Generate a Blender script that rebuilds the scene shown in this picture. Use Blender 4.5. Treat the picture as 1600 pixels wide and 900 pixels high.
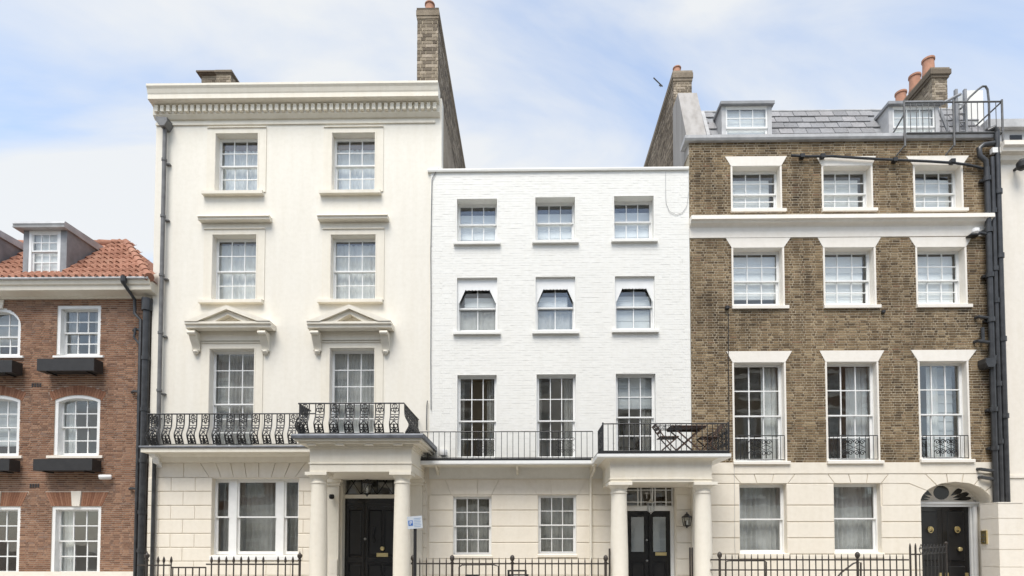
import bpy, bmesh, math, random
from mathutils import Vector, Matrix, Euler
random.seed(11)
sc = bpy.context.scene
for o in list(bpy.data.objects): bpy.data.objects.remove(o, do_unlink=True)
COL = sc.collection
rad = math.radians

# ------------------------------------------------------------------ camera
CAM = Vector((0.0, -15.0, 1.6)); FPX = 909.0; YAW = rad(0.8); PITCH = rad(2.0)
_R = Euler((rad(90)+PITCH, 0, YAW)).to_matrix()
_r, _u, _f = _R.col[0].copy(), _R.col[1].copy(), -_R.col[2]
CX = 826.0 - FPX*_r.y/_f.y; CY = 850.0 + FPX*_u.y/_f.y
cd = bpy.data.cameras.new('camera'); cam = bpy.data.objects.new('camera', cd); COL.objects.link(cam)
cam.location = CAM; cam.rotation_euler = (rad(90)+PITCH, 0, YAW)
cd.sensor_fit = 'HORIZONTAL'; cd.sensor_width = 36; cd.lens = FPX/1600*36
cd.shift_x = (800-CX)/1600; cd.shift_y = (CY-450)/1600; cd.clip_end = 2000; cd.clip_start = 0.05
sc.camera = cam

# ------------------------------------------------------------------ light
SUN_EL, SUN_AZ = 60.0, 14.0           # degrees; azimuth from -Y towards -X
w = bpy.data.worlds.new('World'); sc.world = w; w.use_nodes = True
nt = w.node_tree; nt.nodes.clear(); N = nt.nodes.new; L = nt.links.new
sky = N('ShaderNodeTexSky'); sky.sky_type = 'NISHITA'; sky.sun_disc = False
sky.sun_elevation = rad(SUN_EL); sky.sun_rotation = rad(180+SUN_AZ); sky.air_density = 1.15; sky.dust_density = 0.6; sky.ozone_density = 0.45
tc = N('ShaderNodeTexCoord'); sep = N('ShaderNodeSeparateXYZ'); L(tc.outputs['Generated'], sep.inputs[0])
ad = N('ShaderNodeMath'); ad.operation = 'ADD'; ad.inputs[1].default_value = 0.25; L(sep.outputs['Z'], ad.inputs[0])
dvx = N('ShaderNodeMath'); dvx.operation = 'DIVIDE'; L(sep.outputs['X'], dvx.inputs[0]); L(ad.outputs[0], dvx.inputs[1])
dvy = N('ShaderNodeMath'); dvy.operation = 'DIVIDE'; L(sep.outputs['Y'], dvy.inputs[0]); L(ad.outputs[0], dvy.inputs[1])
cmb = N('ShaderNodeCombineXYZ'); L(dvx.outputs[0], cmb.inputs[0]); L(dvy.outputs[0], cmb.inputs[1])
mp = N('ShaderNodeMapping'); mp.inputs['Rotation'].default_value = (0, 0, rad(-28)); mp.inputs['Scale'].default_value = (0.9, 2.2, 1); mp.inputs['Location'].default_value = (0.75, 0.35, 0)
L(cmb.outputs[0], mp.inputs[0])
n1 = N('ShaderNodeTexNoise'); n1.inputs['Scale'].default_value = 1.15; n1.inputs['Detail'].default_value = 7; n1.inputs['Roughness'].default_value = 0.52; n1.inputs['Distortion'].default_value = 0.9
L(mp.outputs[0], n1.inputs['Vector'])
rp = N('ShaderNodeValToRGB'); rp.color_ramp.elements[0].position = 0.33; rp.color_ramp.elements[0].color = (0.12, 0.12, 0.12, 1); rp.color_ramp.elements[1].position = 0.60; rp.color_ramp.elements[1].color = (0.95, 0.95, 0.95, 1)
L(n1.outputs['Fac'], rp.inputs[0])
hz = N('ShaderNodeMapRange'); hz.inputs['From Min'].default_value = 0.0; hz.inputs['From Max'].default_value = 0.75; hz.inputs['To Min'].default_value = 0.75; hz.inputs['To Max'].default_value = 0.0
L(sep.outputs['Z'], hz.inputs['Value'])
mxf = N('ShaderNodeMath'); mxf.operation = 'MAXIMUM'; L(rp.outputs[0], mxf.inputs[0]); L(hz.outputs[0], mxf.inputs[1])
mxc = N('ShaderNodeMix'); mxc.data_type = 'RGBA'; mxc.inputs['B'].default_value = (2.96, 3.02, 3.06, 1)
L(mxf.outputs[0], mxc.inputs['Factor']); L(sky.outputs[0], mxc.inputs['A'])
bg = N('ShaderNodeBackground'); bg.inputs['Strength'].default_value = 0.15; L(mxc.outputs['Result'], bg.inputs[0])
wo = N('ShaderNodeOutputWorld'); L(bg.outputs[0], wo.inputs[0])
sd = bpy.data.lights.new('sun', 'SUN'); sd.energy = 2.1; sd.angle = rad(32); sd.color = (1.0, 0.955, 0.89)
sun = bpy.data.objects.new('sun', sd); COL.objects.link(sun); sun.location = (-8, -30, 40)
_sd = Vector((-math.sin(rad(SUN_AZ))*math.cos(rad(SUN_EL)), -math.cos(rad(SUN_AZ))*math.cos(rad(SUN_EL)), math.sin(rad(SUN_EL))))
sun.rotation_euler = _sd.to_track_quat('Z', 'Y').to_euler()
vs = sc.view_settings; vs.view_transform = 'Standard'; vs.look = 'None'; vs.exposure = 1.0; vs.gamma = 1; vs.use_curve_mapping = False

# ------------------------------------------------------------------ measuring: a point of the facade grid on the plane y = Y
def P(px, py, Y=0.0):
    d = _r*((px-CX)/FPX) + _u*((CY-py)/FPX) + _f
    t = (Y-CAM.y)/d.y
    p = CAM + d*t
    return p.x, p.z
def X(px, py, Y=0.0): return P(px, py, Y)[0]
def Z(py, px, Y=0.0): return P(px, py, Y)[1]
def RC(x0, y0, x1, y1, Y=0.0):
    cx, cy = (x0+x1)/2, (y0+y1)/2
    return (X(x0, cy, Y), X(x1, cy, Y), Z(y1, cx, Y), Z(y0, cx, Y))

# ------------------------------------------------------------------ materials
M = {}
def new_mat(name):
    m = bpy.data.materials.new(name); m.use_nodes = True
    t = m.node_tree; b = t.nodes['Principled BSDF']; M[name] = m
    return m, t, b
def noise(t, scale, detail=4, vec=None, rough=0.55):
    n = t.nodes.new('ShaderNodeTexNoise'); n.inputs['Scale'].default_value = scale; n.inputs['Detail'].default_value = detail; n.inputs['Roughness'].default_value = rough
    if vec is not None: t.links.new(vec, n.inputs['Vector'])
    return n
def pos(t, sx=1, sy=1, sz=1):
    g = t.nodes.new('ShaderNodeNewGeometry'); m = t.nodes.new('ShaderNodeMapping'); m.inputs['Scale'].default_value = (sx, sy, sz)
    t.links.new(g.outputs['Position'], m.inputs[0]); return m.outputs[0]
def ramp(t, fac, stops):
    r = t.nodes.new('ShaderNodeValToRGB'); e = r.color_ramp.elements
    while len(e) < len(stops): e.new(0.5)
    for k, (p, c) in enumerate(stops): e[k].position = p; e[k].color = (*c, 1) if len(c) == 3 else c
    t.links.new(fac, r.inputs[0]); return r.outputs[0]
def mul(t, a, b, fac=1.0, mode='MULTIPLY'):
    m = t.nodes.new('ShaderNodeMix'); m.data_type = 'RGBA'; m.blend_type = mode; m.inputs['Factor'].default_value = fac
    t.links.new(a, m.inputs['A'])
    if isinstance(b, tuple): m.inputs['B'].default_value = (*b, 1)
    else: t.links.new(b, m.inputs['B'])
    return m.outputs['Result']
def bump(t, b, h, strength=0.3, dist=0.01):
    n = t.nodes.new('ShaderNodeBump'); n.inputs['Strength'].default_value = strength; n.inputs['Distance'].default_value = dist
    t.links.new(h, n.inputs['Height']); t.links.new(n.outputs[0], b.inputs['Normal'])
def plain(name, col, rough=0.6, amt=0.12, scale=6.0, bs=0.0, metal=0.0, bscale=60, spec=0.5, objvar=0.0):
    m, t, b = new_mat(name)
    n = noise(t, scale, 5, pos(t)); lo = tuple(c*(1-amt) for c in col); hi = tuple(min(1, c*(1+amt*0.6)) for c in col)
    c = ramp(t, n.outputs['Fac'], [(0.3, lo), (0.7, hi)])
    if objvar:
        oi = t.nodes.new('ShaderNodeObjectInfo')
        c = mul(t, c, ramp(t, oi.outputs['Random'], [(0, (1-objvar,)*3), (1, (1,)*3)]))
    t.links.new(c, b.inputs['Base Color']); b.inputs['Roughness'].default_value = rough; b.inputs['Metallic'].default_value = metal
    b.inputs['Specular IOR Level'].default_value = spec
    if bs: bump(t, b, noise(t, bscale, 4, pos(t)).outputs['Fac'], bs, 0.01)
    return m
def stucco(name, col, dirt=(0.86, 0.83, 0.77), amt=0.5, rough=0.55):
    m, t, b = new_mat(name)
    big = noise(t, 0.55, 6, pos(t)); stre = noise(t, 1.6, 6, pos(t, 3.2, 3.2, 0.28)); fine = noise(t, 9, 6, pos(t))
    c = ramp(t, big.outputs['Fac'], [(0.25, tuple(x*0.955 for x in col)), (0.75, col)])
    c = mul(t, c, ramp(t, stre.outputs['Fac'], [(0.30, dirt), (0.60, (1, 1, 1))]), amt*0.5)
    c = mul(t, c, ramp(t, fine.outputs['Fac'], [(0.25, (0.93, 0.925, 0.91)), (0.6, (1, 1, 1))]), 0.7)
    spots = noise(t, 2.7, 8, pos(t, 1, 1, 1), 0.7)
    c = mul(t, c, ramp(t, spots.outputs['Fac'], [(0.64, (1, 1, 1)), (0.74, dirt)]), amt*0.6)
    t.links.new(c, b.inputs['Base Color']); b.inputs['Roughness'].default_value = rough; b.inputs['Specular IOR Level'].default_value = 0.35
    h = mul(t, noise(t, 2.2, 3, pos(t)).outputs['Fac'], noise(t, 40, 4, pos(t)).outputs['Fac'], 0.25, 'MIX')
    bump(t, b, h, 0.25, 0.02)
    return m
def soot_runs(t, c):
    n = noise(t, 0.9, 6, pos(t, 1.3, 1.0, 0.55), 0.65)
    return mul(t, c, ramp(t, n.outputs['Fac'], [(0.50, (1, 1, 1)), (0.66, (0.40, 0.38, 0.37))]), 0.8)
def brick_mat(name, stops, soot=0.5, sootcol=(0.42, 0.38, 0.34), relief=0.5, soot_scale=0.45):
    m, t, b = new_mat(name)
    g = t.nodes.new('ShaderNodeNewGeometry'); oi = t.nodes.new('ShaderNodeObjectInfo')
    a = t.nodes.new('ShaderNodeMath'); a.operation = 'ADD'; t.links.new(g.outputs['Random Per Island'], a.inputs[0]); t.links.new(oi.outputs['Random'], a.inputs[1])
    f = t.nodes.new('ShaderNodeMath'); f.operation = 'FRACT'; t.links.new(a.outputs[0], f.inputs[0])
    c = ramp(t, f.outputs[0], stops)
    c = mul(t, c, ramp(t, noise(t, 22, 5, pos(t)).outputs['Fac'], [(0.3, (0.72, 0.70, 0.68)), (0.65, (1.08, 1.06, 1.02))]), 0.8)
    sn = noise(t, soot_scale, 7, pos(t, 1.0, 1.0, 1.5), 0.62)
    c = mul(t, c, ramp(t, sn.outputs['Fac'], [(0.40, (1, 1, 1)), (0.62, sootcol)]), soot)
    if name == 'brown_brick': c = soot_runs(t, c)
    t.links.new(c, b.inputs['Base Color']); b.inputs['Roughness'].default_value = 0.9; b.inputs['Specular IOR Level'].default_value = 0.2
    bump(t, b, noise(t, 70, 4, pos(t)).outputs['Fac'], relief, 0.006)
    return m
stucco('cream_stucco', (0.815, 0.775, 0.685)); stucco('cream_trim', (0.805, 0.755, 0.65), amt=0.75)
stucco('ground_stucco', (0.83, 0.768, 0.66), amt=0.5); stucco('pale_stucco', (0.82, 0.775, 0.68))
stucco('white_masonry', (0.83, 0.82, 0.775), dirt=(0.9, 0.885, 0.85), amt=0.35)
stucco('ivory_stucco', (0.82, 0.765, 0.675)); stucco('lintel_paint', (0.84, 0.795, 0.72), amt=0.4)
stucco('parapet_grey', (0.42, 0.40, 0.38), dirt=(0.5, 0.47, 0.43), amt=1.0, rough=0.85)
brick_mat('brown_brick', [(0.0, (0.11, 0.076, 0.045)), (0.25, (0.19, 0.132, 0.074)), (0.5, (0.245, 0.175, 0.10)), (0.78, (0.30, 0.22, 0.13)), (0.93, (0.38, 0.295, 0.185)), (1.0, (0.24, 0.148, 0.088))], soot=0.6, sootcol=(0.42, 0.40, 0.39))
brick_mat('stock_brick', [(0.0, (0.15, 0.125, 0.10)), (0.4, (0.26, 0.22, 0.172)), (0.8, (0.35, 0.30, 0.235)), (1.0, (0.44, 0.38, 0.31))], soot=0.5, soot_scale=0.8)
brick_mat('red_brick', [(0.0, (0.18, 0.098, 0.064)), (0.3, (0.265, 0.145, 0.092)), (0.6, (0.32, 0.18, 0.115)), (0.85, (0.385, 0.23, 0.15)), (1.0, (0.24, 0.155, 0.12))], soot=0.3, sootcol=(0.6, 0.55, 0.52))
brick_mat('rubbed_brick', [(0.0, (0.26, 0.125, 0.08)), (0.5, (0.32, 0.16, 0.10)), (1.0, (0.38, 0.205, 0.135))], soot=0.2)
brick_mat('clay_tile', [(0.0, (0.36, 0.18, 0.125)), (0.4, (0.40, 0.205, 0.145)), (0.75, (0.45, 0.24, 0.17)), (1.0, (0.50, 0.29, 0.21))], soot=0.45, sootcol=(0.55, 0.5, 0.46), soot_scale=1.5)
brick_mat('slate', [(0.0, (0.25, 0.255, 0.27)), (0.5, (0.295, 0.30, 0.315)), (1.0, (0.34, 0.34, 0.355))], soot=0.4, sootcol=(0.7, 0.68, 0.66), relief=0.3, soot_scale=1.2)
plain('brown_mortar', (0.54, 0.465, 0.345), 0.95, 0.45, 1.0, 0.4); plain('red_mortar', (0.52, 0.43, 0.35), 0.95, 0.25, 1.5, 0.4)
plain('white_paint', (0.82, 0.82, 0.80), 0.35, 0.05, 5); plain('grey_lead', (0.27, 0.275, 0.285), 0.6, 0.3, 3, 0.25, 0.0, 12)
plain('pale_lead', (0.47, 0.47, 0.47), 0.6, 0.22, 4, 0.2, 0.0, 12)
plain('lead_edge', (0.17, 0.18, 0.20), 0.55, 0.4, 4, 0.3, 0.0, 14)
plain('black_iron', (0.018, 0.018, 0.019), 0.45, 0.3, 12, 0.15, 0.0, 40); plain('brown_iron', (0.045, 0.036, 0.03), 0.5, 0.4, 10, 0.2, 0.0, 40)
plain('pipe_black', (0.040, 0.041, 0.043), 0.36, 0.45, 5, 0.2, 0.0, 20); plain('grey_pipe', (0.15, 0.15, 0.15), 0.5, 0.3, 5, 0.15)
plain('grey_iron', (0.12, 0.12, 0.12), 0.55, 0.35, 9, 0.2)
plain('box_black', (0.022, 0.021, 0.021), 0.55, 0.25, 6, 0.1)
plain('black_gloss', (0.010, 0.010, 0.011), 0.16, 0.2, 4, 0.05, 0.0, 30)
plain('brass', (0.80, 0.66, 0.34), 0.28, 0.15, 15, 0, 0.9); plain('steel', (0.6, 0.6, 0.6), 0.3, 0.1, 15, 0, 0.9)
plain('net_curtain', (0.74, 0.74, 0.72), 0.9, 0.1, 4); plain('grey_curtain', (0.45, 0.445, 0.43), 0.9, 0.15, 4); plain('dark_curtain', (0.36, 0.35, 0.325), 0.9, 0.2, 3)
plain('white_blind', (0.87, 0.87, 0.86), 0.8, 0.05, 3); plain('pale_blind', (0.60, 0.62, 0.63), 0.8, 0.06, 2); plain('taupe_blind', (0.40, 0.375, 0.34), 0.8, 0.08, 2)
plain('interior', (0.62, 0.60, 0.56), 0.9, 0.15, 0.8); plain('interior_floor', (0.30, 0.23, 0.17), 0.7, 0.2, 2)
plain('terracotta', (0.42, 0.215, 0.14), 0.85, 0.25, 6, 0.3); plain('asphalt', (0.075, 0.074, 0.072), 0.9, 0.3, 8, 0.5); plain('paving', (0.45, 0.42, 0.37), 0.85, 0.2, 1.5, 0.3)
plain('granite', (0.30, 0.295, 0.29), 0.8, 0.2, 20, 0.3); plain('earth', (0.16, 0.14, 0.11), 0.95, 0.2, 0.3)
plain('sign_white', (0.52, 0.56, 0.60), 0.4, 0.05, 9); plain('sign_blue', (0.03, 0.13, 0.42), 0.4, 0.05, 9); plain('sign_line', (0.30, 0.40, 0.55), 0.5, 0.05, 9)
plain('frosted', (0.36, 0.37, 0.375), 0.35, 0.15, 2); plain('roof_felt', (0.20, 0.20, 0.20), 0.9, 0.2, 2)
plain('wood_chair', (0.09, 0.05, 0.035), 0.6, 0.3, 12); plain('door_panel', (0.013, 0.013, 0.014), 0.28, 0.2, 4)
plain('lamp_glass', (0.72, 0.72, 0.68), 0.2, 0.05, 4); plain('white_plastic', (0.80, 0.79, 0.77), 0.35, 0.04, 5)
def glass(name, tint=(0.96, 0.975, 0.975)):
    m = bpy.data.materials.new(name); m.use_nodes = True; t = m.node_tree; t.nodes.clear(); M[name] = m
    tr = t.nodes.new('ShaderNodeBsdfTransparent'); tr.inputs[0].default_value = (*tint, 1)
    gl = t.nodes.new('ShaderNodeBsdfGlossy'); gl.inputs['Roughness'].default_value = 0.015; gl.inputs[0].default_value = (1, 1, 1, 1)
    g = t.nodes.new('ShaderNodeNewGeometry'); dp_ = t.nodes.new('ShaderNodeVectorMath'); dp_.operation = 'DOT_PRODUCT'
    t.links.new(g.outputs['Incoming'], dp_.inputs[0]); t.links.new(g.outputs['Normal'], dp_.inputs[1])
    def mth(op, a, b=None):
        q = t.nodes.new('ShaderNodeMath'); q.operation = op
        for k, v_ in enumerate((a, b)):
            if v_ is None: continue
            if isinstance(v_, (int, float)): q.inputs[k].default_value = v_
            else: t.links.new(v_, q.inputs[k])
        return q.outputs[0]
    sch = mth('ADD', mth('MULTIPLY', mth('POWER', mth('SUBTRACT', 1.0, mth('ABSOLUTE', dp_.outputs['Value'])), 5.0), 0.925), 0.075)
    n = noise(t, 1.6, 2, pos(t)); bp = t.nodes.new('ShaderNodeBump'); bp.inputs['Strength'].default_value = 0.10; bp.inputs['Distance'].default_value = 0.02
    t.links.new(n.outputs['Fac'], bp.inputs['Height']); t.links.new(bp.outputs[0], gl.inputs['Normal'])
    mx = t.nodes.new('ShaderNodeMixShader'); t.links.new(sch, mx.inputs[0]); t.links.new(tr.outputs[0], mx.inputs[1]); t.links.new(gl.outputs[0], mx.inputs[2])
    o = t.nodes.new('ShaderNodeOutputMaterial'); t.links.new(mx.outputs[0], o.inputs[0])
glass('glass')

# ------------------------------------------------------------------ mesh builder
class MB:
    def __init__(s): s.v = []; s.f = []
    def add(s, vs, fs):
        k = len(s.v); s.v += [tuple(v) for v in vs]; s.f += [tuple(i+k for i in f) for f in fs]; return s
    def box(s, x0, x1, y0, y1, z0, z1, noback=False):
        v = [(x0,y0,z0),(x1,y0,z0),(x1,y1,z0),(x0,y1,z0),(x0,y0,z1),(x1,y0,z1),(x1,y1,z1),(x0,y1,z1)]
        f = [(0,1,5,4),(1,2,6,5),(3,0,4,7),(4,5,6,7),(3,2,1,0)]
        if not noback: f.append((2,3,7,6))
        return s.add(v, f)
    def cbox(s, x0, x1, y0, y1, z0, z1, c=0.012):      # chamfered front edge (front = y0)
        v = [(x0,y1,z0),(x1,y1,z0),(x1,y1,z1),(x0,y1,z1),(x0,y0+c,z0),(x1,y0+c,z0),(x1,y0+c,z1),(x0,y0+c,z1),(x0+c,y0,z0+c),(x1-c,y0,z0+c),(x1-c,y0,z1-c),(x0+c,y0,z1-c)]
        return s.add(v, [(8,9,10,11),(4,5,9,8),(5,6,10,9),(6,7,11,10),(7,4,8,11),(0,1,5,4),(1,2,6,5),(2,3,7,6),(3,0,4,7),(3,2,1,0)])
    def prism(s, pts, y0, y1):
        n = len(pts); v = [(x,y0,z) for x,z in pts]+[(x,y1,z) for x,z in pts]
        return s.add(v, [tuple(range(n)), tuple(range(2*n-1, n-1, -1))]+[(i,(i+1)%n,n+(i+1)%n,n+i) for i in range(n)])
    def prof(s, pts, x0, x1):
        n = len(pts); v = [(x0,y,z) for y,z in pts]+[(x1,y,z) for y,z in pts]
        return s.add(v, [tuple(range(n)), tuple(range(2*n-1, n-1, -1))]+[(i,(i+1)%n,n+(i+1)%n,n+i) for i in range(n)])
    def strip(s, a, b, y0, y1):                          # ring segment between two x-z polylines
        n = len(a)
        for i in range(n-1): s.prism([a[i], a[i+1], b[i+1], b[i]], y0, y1)
        return s
    def tube(s, path, r, n=6, closed=False):
        path = [Vector(p) for p in path]; m = len(path); rings = []
        for i, p in enumerate(path):
            a = path[(i-1) % m] if (closed or i > 0) else path[i]; b = path[(i+1) % m] if (closed or i < m-1) else path[i]
            d = (b-a).normalized() if (b-a).length > 1e-9 else Vector((0,0,1))
            up = Vector((0,1,0)) if abs(d.y) < 0.9 else Vector((1,0,0))
            s1 = d.cross(up).normalized(); s2 = d.cross(s1).normalized()
            rr = r[i] if isinstance(r, (list, tuple)) else r
            rings.append([p+s1*rr*math.cos(2*math.pi*k/n+math.pi/n)+s2*rr*math.sin(2*math.pi*k/n+math.pi/n) for k in range(n)])
        k0 = len(s.v); s.v += [tuple(q) for rg in rings for q in rg]
        for i in range(m if closed else m-1):
            j = (i+1) % m
            for k in range(n): s.f.append((k0+i*n+k, k0+i*n+(k+1)%n, k0+j*n+(k+1)%n, k0+j*n+k))
        if not closed:
            s.f.append(tuple(k0+k for k in range(n))[::-1]); s.f.append(tuple(k0+(m-1)*n+k for k in range(n)))
        return s
    def lathe(s, pts, cx=0, cy=0, n=20):
        k0 = len(s.v); m = len(pts)
        for r, z in pts: s.v += [(cx+r*math.cos(2*math.pi*k/n), cy+r*math.sin(2*math.pi*k/n), z) for k in range(n)]
        for i in range(m-1):
            for k in range(n): s.f.append((k0+i*n+k, k0+i*n+(k+1)%n, k0+(i+1)*n+(k+1)%n, k0+(i+1)*n+k))
        s.f.append(tuple(k0+k for k in range(n))[::-1]); s.f.append(tuple(k0+(m-1)*n+k for k in range(n)))
        return s
    def mesh(s, name, mat, smooth=False, recalc=True):
        me = bpy.data.meshes.new(name); me.from_pydata(s.v, [], s.f)
        if recalc:
            bm = bmesh.new(); bm.from_mesh(me); bmesh.ops.recalc_face_normals(bm, faces=bm.faces); bm.to_mesh(me); bm.free()
        me.materials.append(M[mat])
        if smooth:
            me.shade_smooth(); me.set_sharp_from_angle(angle=rad(38))
        return me
    def build(s, name, mat, parent=None, smooth=False, recalc=True):
        return obj(name, s.mesh(name, mat, smooth, recalc), parent)
ORG = {}
def obj(name, me, parent=None, loc=None, rot=None):
    o = bpy.data.objects.new(name, me); COL.objects.link(o)
    if parent is not None:
        o.parent = parent
        if parent.name in ORG: o.matrix_parent_inverse = Matrix.Translation(-ORG[parent.name])
    if loc is not None: o.location = loc
    if rot is not None: o.rotation_euler = rot
    return o
def tag(o, label, cat, group=None, kind=None):
    o['label'] = label; o['category'] = cat
    if group: o['group'] = group
    if kind: o['kind'] = kind
    return o
def thing(name, label, cat, loc=(0,0,0), group=None):
    o = bpy.data.objects.new(name, None); COL.objects.link(o); o.location = loc; o.empty_display_size = 0.2
    ORG[o.name] = Vector(loc); return tag(o, label, cat, group)
def B(name, mat, parent, *boxes, smooth=False):
    m = MB()
    for b in boxes: m.box(*b)
    return m.build(name, mat, parent, smooth)

# ------------------------------------------------------------------ walls, bricks, blocks
def wall(parent, name, mat, x0, x1, z0, z1, ops, yf, th, back=True):
    xs = sorted({x0, x1, *[v for o in ops for v in o[:2] if x0 < v < x1]}); zs = sorted({z0, z1, *[v for o in ops for v in o[2:4] if z0 < v < z1]})
    def inside(cx, cz): return any(o[0] < cx < o[1] and o[2] < cz < o[3] for o in ops)
    m = MB(); full = {}
    nx, nz = len(xs)-1, len(zs)-1
    for i in range(nx):
        for j in range(nz): full[i,j] = not inside((xs[i]+xs[i+1])/2, (zs[j]+zs[j+1])/2)
    yb = yf+th
    for (i,j), f in full.items():
        if not f: continue
        a, b, c, d = xs[i], xs[i+1], zs[j], zs[j+1]
        m.add([(a,yf,c),(b,yf,c),(b,yf,d),(a,yf,d)], [(0,1,2,3)])
        if back: m.add([(a,yb,c),(b,yb,c),(b,yb,d),(a,yb,d)], [(3,2,1,0)])
        if not full.get((i-1,j)): m.add([(a,yf,c),(a,yf,d),(a,yb,d),(a,yb,c)], [(0,1,2,3)])
        if not full.get((i+1,j)): m.add([(b,yf,c),(b,yb,c),(b,yb,d),(b,yf,d)], [(0,1,2,3)])
        if not full.get((i,j-1)): m.add([(a,yf,c),(a,yb,c),(b,yb,c),(b,yf,c)], [(0,1,2,3)])
        if not full.get((i,j+1)): m.add([(a,yf,d),(b,yf,d),(b,yb,d),(a,yb,d)], [(0,1,2,3)])
    return m.build(name, mat, parent, recalc=False)
def cut_rect(x0, x1, z0, z1):
    return lambda z: (x0, x1) if z0 < z < z1 else None
def cut_trap(xb0, xb1, xt0, xt1, z0, z1):
    def f(z):
        if not z0 < z < z1: return None
        k = (z-z0)/(z1-z0); return (xb0+(xt0-xb0)*k, xb1+(xt1-xb1)*k)
    return f
def subtract(x0, x1, cuts):
    iv = [(x0, x1)]
    for c in cuts:
        if c is None: continue
        nv = []
        for a, b in iv:
            if c[1] <= a or c[0] >= b: nv.append((a, b)); continue
            if c[0] > a: nv.append((a, c[0]))
            if c[1] < b: nv.append((c[1], b))
        iv = nv
    return iv
def brickwork(parent, mat, x0, x1, z0, z1, cuts, yf, singles, course=0.066, S=0.178, H=0.080, joint=0.0215, proud=0.007, jitter=0.003, stuff_name='brickwork'):
    st = MB(); whole = []; row = 0; z = z0
    while z+course <= z1+0.02:
        zc = z+course/2; zb = z+joint/2; zt = min(z+course-joint/2, z1)
        iv = subtract(x0, x1, [c(zc) for c in cuts]); x = x0-(0.0 if row % 2 else (S+H+1.2*joint)/2)-0.13+random.uniform(-.012, .012); k = row % 2
        while x < x1:
            wd = (S if k else H)*random.uniform(.965, 1.02); k ^= 1; a, b = x, x+wd; x = b+joint*0.6
            for p, q in iv:
                aa, bb = max(a, p+0.004), min(b, q-0.004)
                if bb-aa < 0.012: continue
                y = yf-proud-random.uniform(0, jitter)
                if singles and bb-aa > S*0.95 and zt-zb > course*0.5: whole.append(((aa+bb)/2, y, (zb+zt)/2))
                else: st.box(aa, bb, y, yf+0.002, zb, zt, noback=True)
        z += course; row += 1
    if singles:
        cz = 1.6
        whole.sort(key=lambda p: p[0]**2+(p[1]+15)**2+(p[2]-cz)**2)
        hx, hz = S/2, (course-joint)/2
        bm = MB(); bm.box(-hx, hx, 0, proud+0.006, -hz, hz, noback=True); me = bm.mesh('brick', mat, recalc=False)
        for p in whole[:singles]: obj('brick', me, parent, p)
        for p in whole[singles:]: st.box(p[0]-hx, p[0]+hx, p[1], yf+0.002, p[2]-hz, p[2]+hz, noback=True)
    o = st.build(stuff_name, mat, parent, recalc=False); o['kind'] = 'stuff'
    return o
def blocks(parent, mat, zs, x0, x1, cuts, yf, proud=0.024, joint=0.016, vj=None, name='stone_block'):
    for r in range(len(zs)-1):
        za, zb = sorted((zs[r], zs[r+1])); zc = (za+zb)/2
        for p, q in subtract(x0, x1, [c(zc) for c in cuts]):
            xs = [p]
            if vj:
                off = vj[1] if r % 2 else vj[2]; x = x0+off
                while x < q-0.12:
                    if x > p+0.12: xs.append(x)
                    x += vj[0]
            xs.append(q)
            for a, b in zip(xs, xs[1:]):
                ja = joint/2 if a > p else 0; jb = joint/2 if b < q else 0
                g = 0.35 if vj else 1
                if b-a > 0.03: MB().cbox(a+ja*g, b-jb*g, yf-proud, yf, za+joint/2, zb-joint/2, 0.010).build(name, mat, parent, recalc=False)
def voussoirs(parent, mat, joints, zt, zb, yf, proud=0.024, joint=0.014, name='voussoir', z_fn=None):
    for (t0, b0), (t1, b1) in zip(joints, joints[1:]):
        j = joint/2
        MB().prism([(t0+j, zt-j), (t1-j, zt-j), (b1-j, zb+j), (b0+j, zb+j)], yf-proud, yf).build(name, mat, parent)

# ------------------------------------------------------------------ windows
def arc_top(x0, x1, zs, rise, n=14):
    cx, hw = (x0+x1)/2, (x1-x0)/2
    return [(cx-hw*math.cos(math.pi*k/n), zs+rise*math.sin(math.pi*k/n)) for k in range(n+1)]
def seg_top(x0, x1, zs, rise, n=12):
    return [(x0+(x1-x0)*k/n, zs+rise*(1-(2*k/n-1)**2)) for k in range(n+1)]
def sash(mb, x0, x1, z0, z1, y0, y1, cols, rows, st, tr, br, gb):
    mb.box(x0, x0+st, y0, y1, z0, z1); mb.box(x1-st, x1, y0, y1, z0, z1)
    mb.box(x0+st, x1-st, y0, y1, z0, z0+br); mb.box(x0+st, x1-st, y0, y1, z1-tr, z1)
    ix0, ix1, iz0, iz1 = x0+st, x1-st, z0+br, z1-tr; out = []
    dx, dz = (ix1-ix0)/cols, (iz1-iz0)/rows
    ya, yb = y0+0.004, y1-0.006
    for c in range(1, cols): mb.box(ix0+dx*c-gb/2, ix0+dx*c+gb/2, ya, yb, iz0, iz1)
    for r in range(1, rows):
        for c in range(cols):
            a = ix0+dx*c+(gb/2 if c else 0); b = ix0+dx*(c+1)-(gb/2 if c < cols-1 else 0)
            mb.box(a, b, ya, yb, iz0+dz*r-gb/2, iz0+dz*r+gb/2)
    for r in range(rows):
        for c in range(cols): out.append((ix0+dx*c, ix0+dx*(c+1), iz0+dz*r, iz0+dz*(r+1)))
    return out
def panes(parent, cells, y, g=0.004, mat='glass'):
    for a, b, c, d in cells:
        m = MB(); t = math.tan(random.uniform(-.006, .006))*(b-a); s_ = math.tan(random.uniform(-.006, .006))*(d-c)
        m.add([(a+g,y,c+g),(b-g,y+t,c+g),(b-g,y+t+s_,d-g),(a+g,y+s_,d-g),(a+g,y+.004,c+g),(b-g,y+t+.004,c+g),(b-g,y+t+s_+.004,d-g),(a+g,y+s_+.004,d-g)],
              [(0,1,2,3),(7,6,5,4),(0,4,5,1),(1,5,6,2),(2,6,7,3),(3,7,4,0)])
        m.build('pane', mat, parent, recalc=False)
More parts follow.
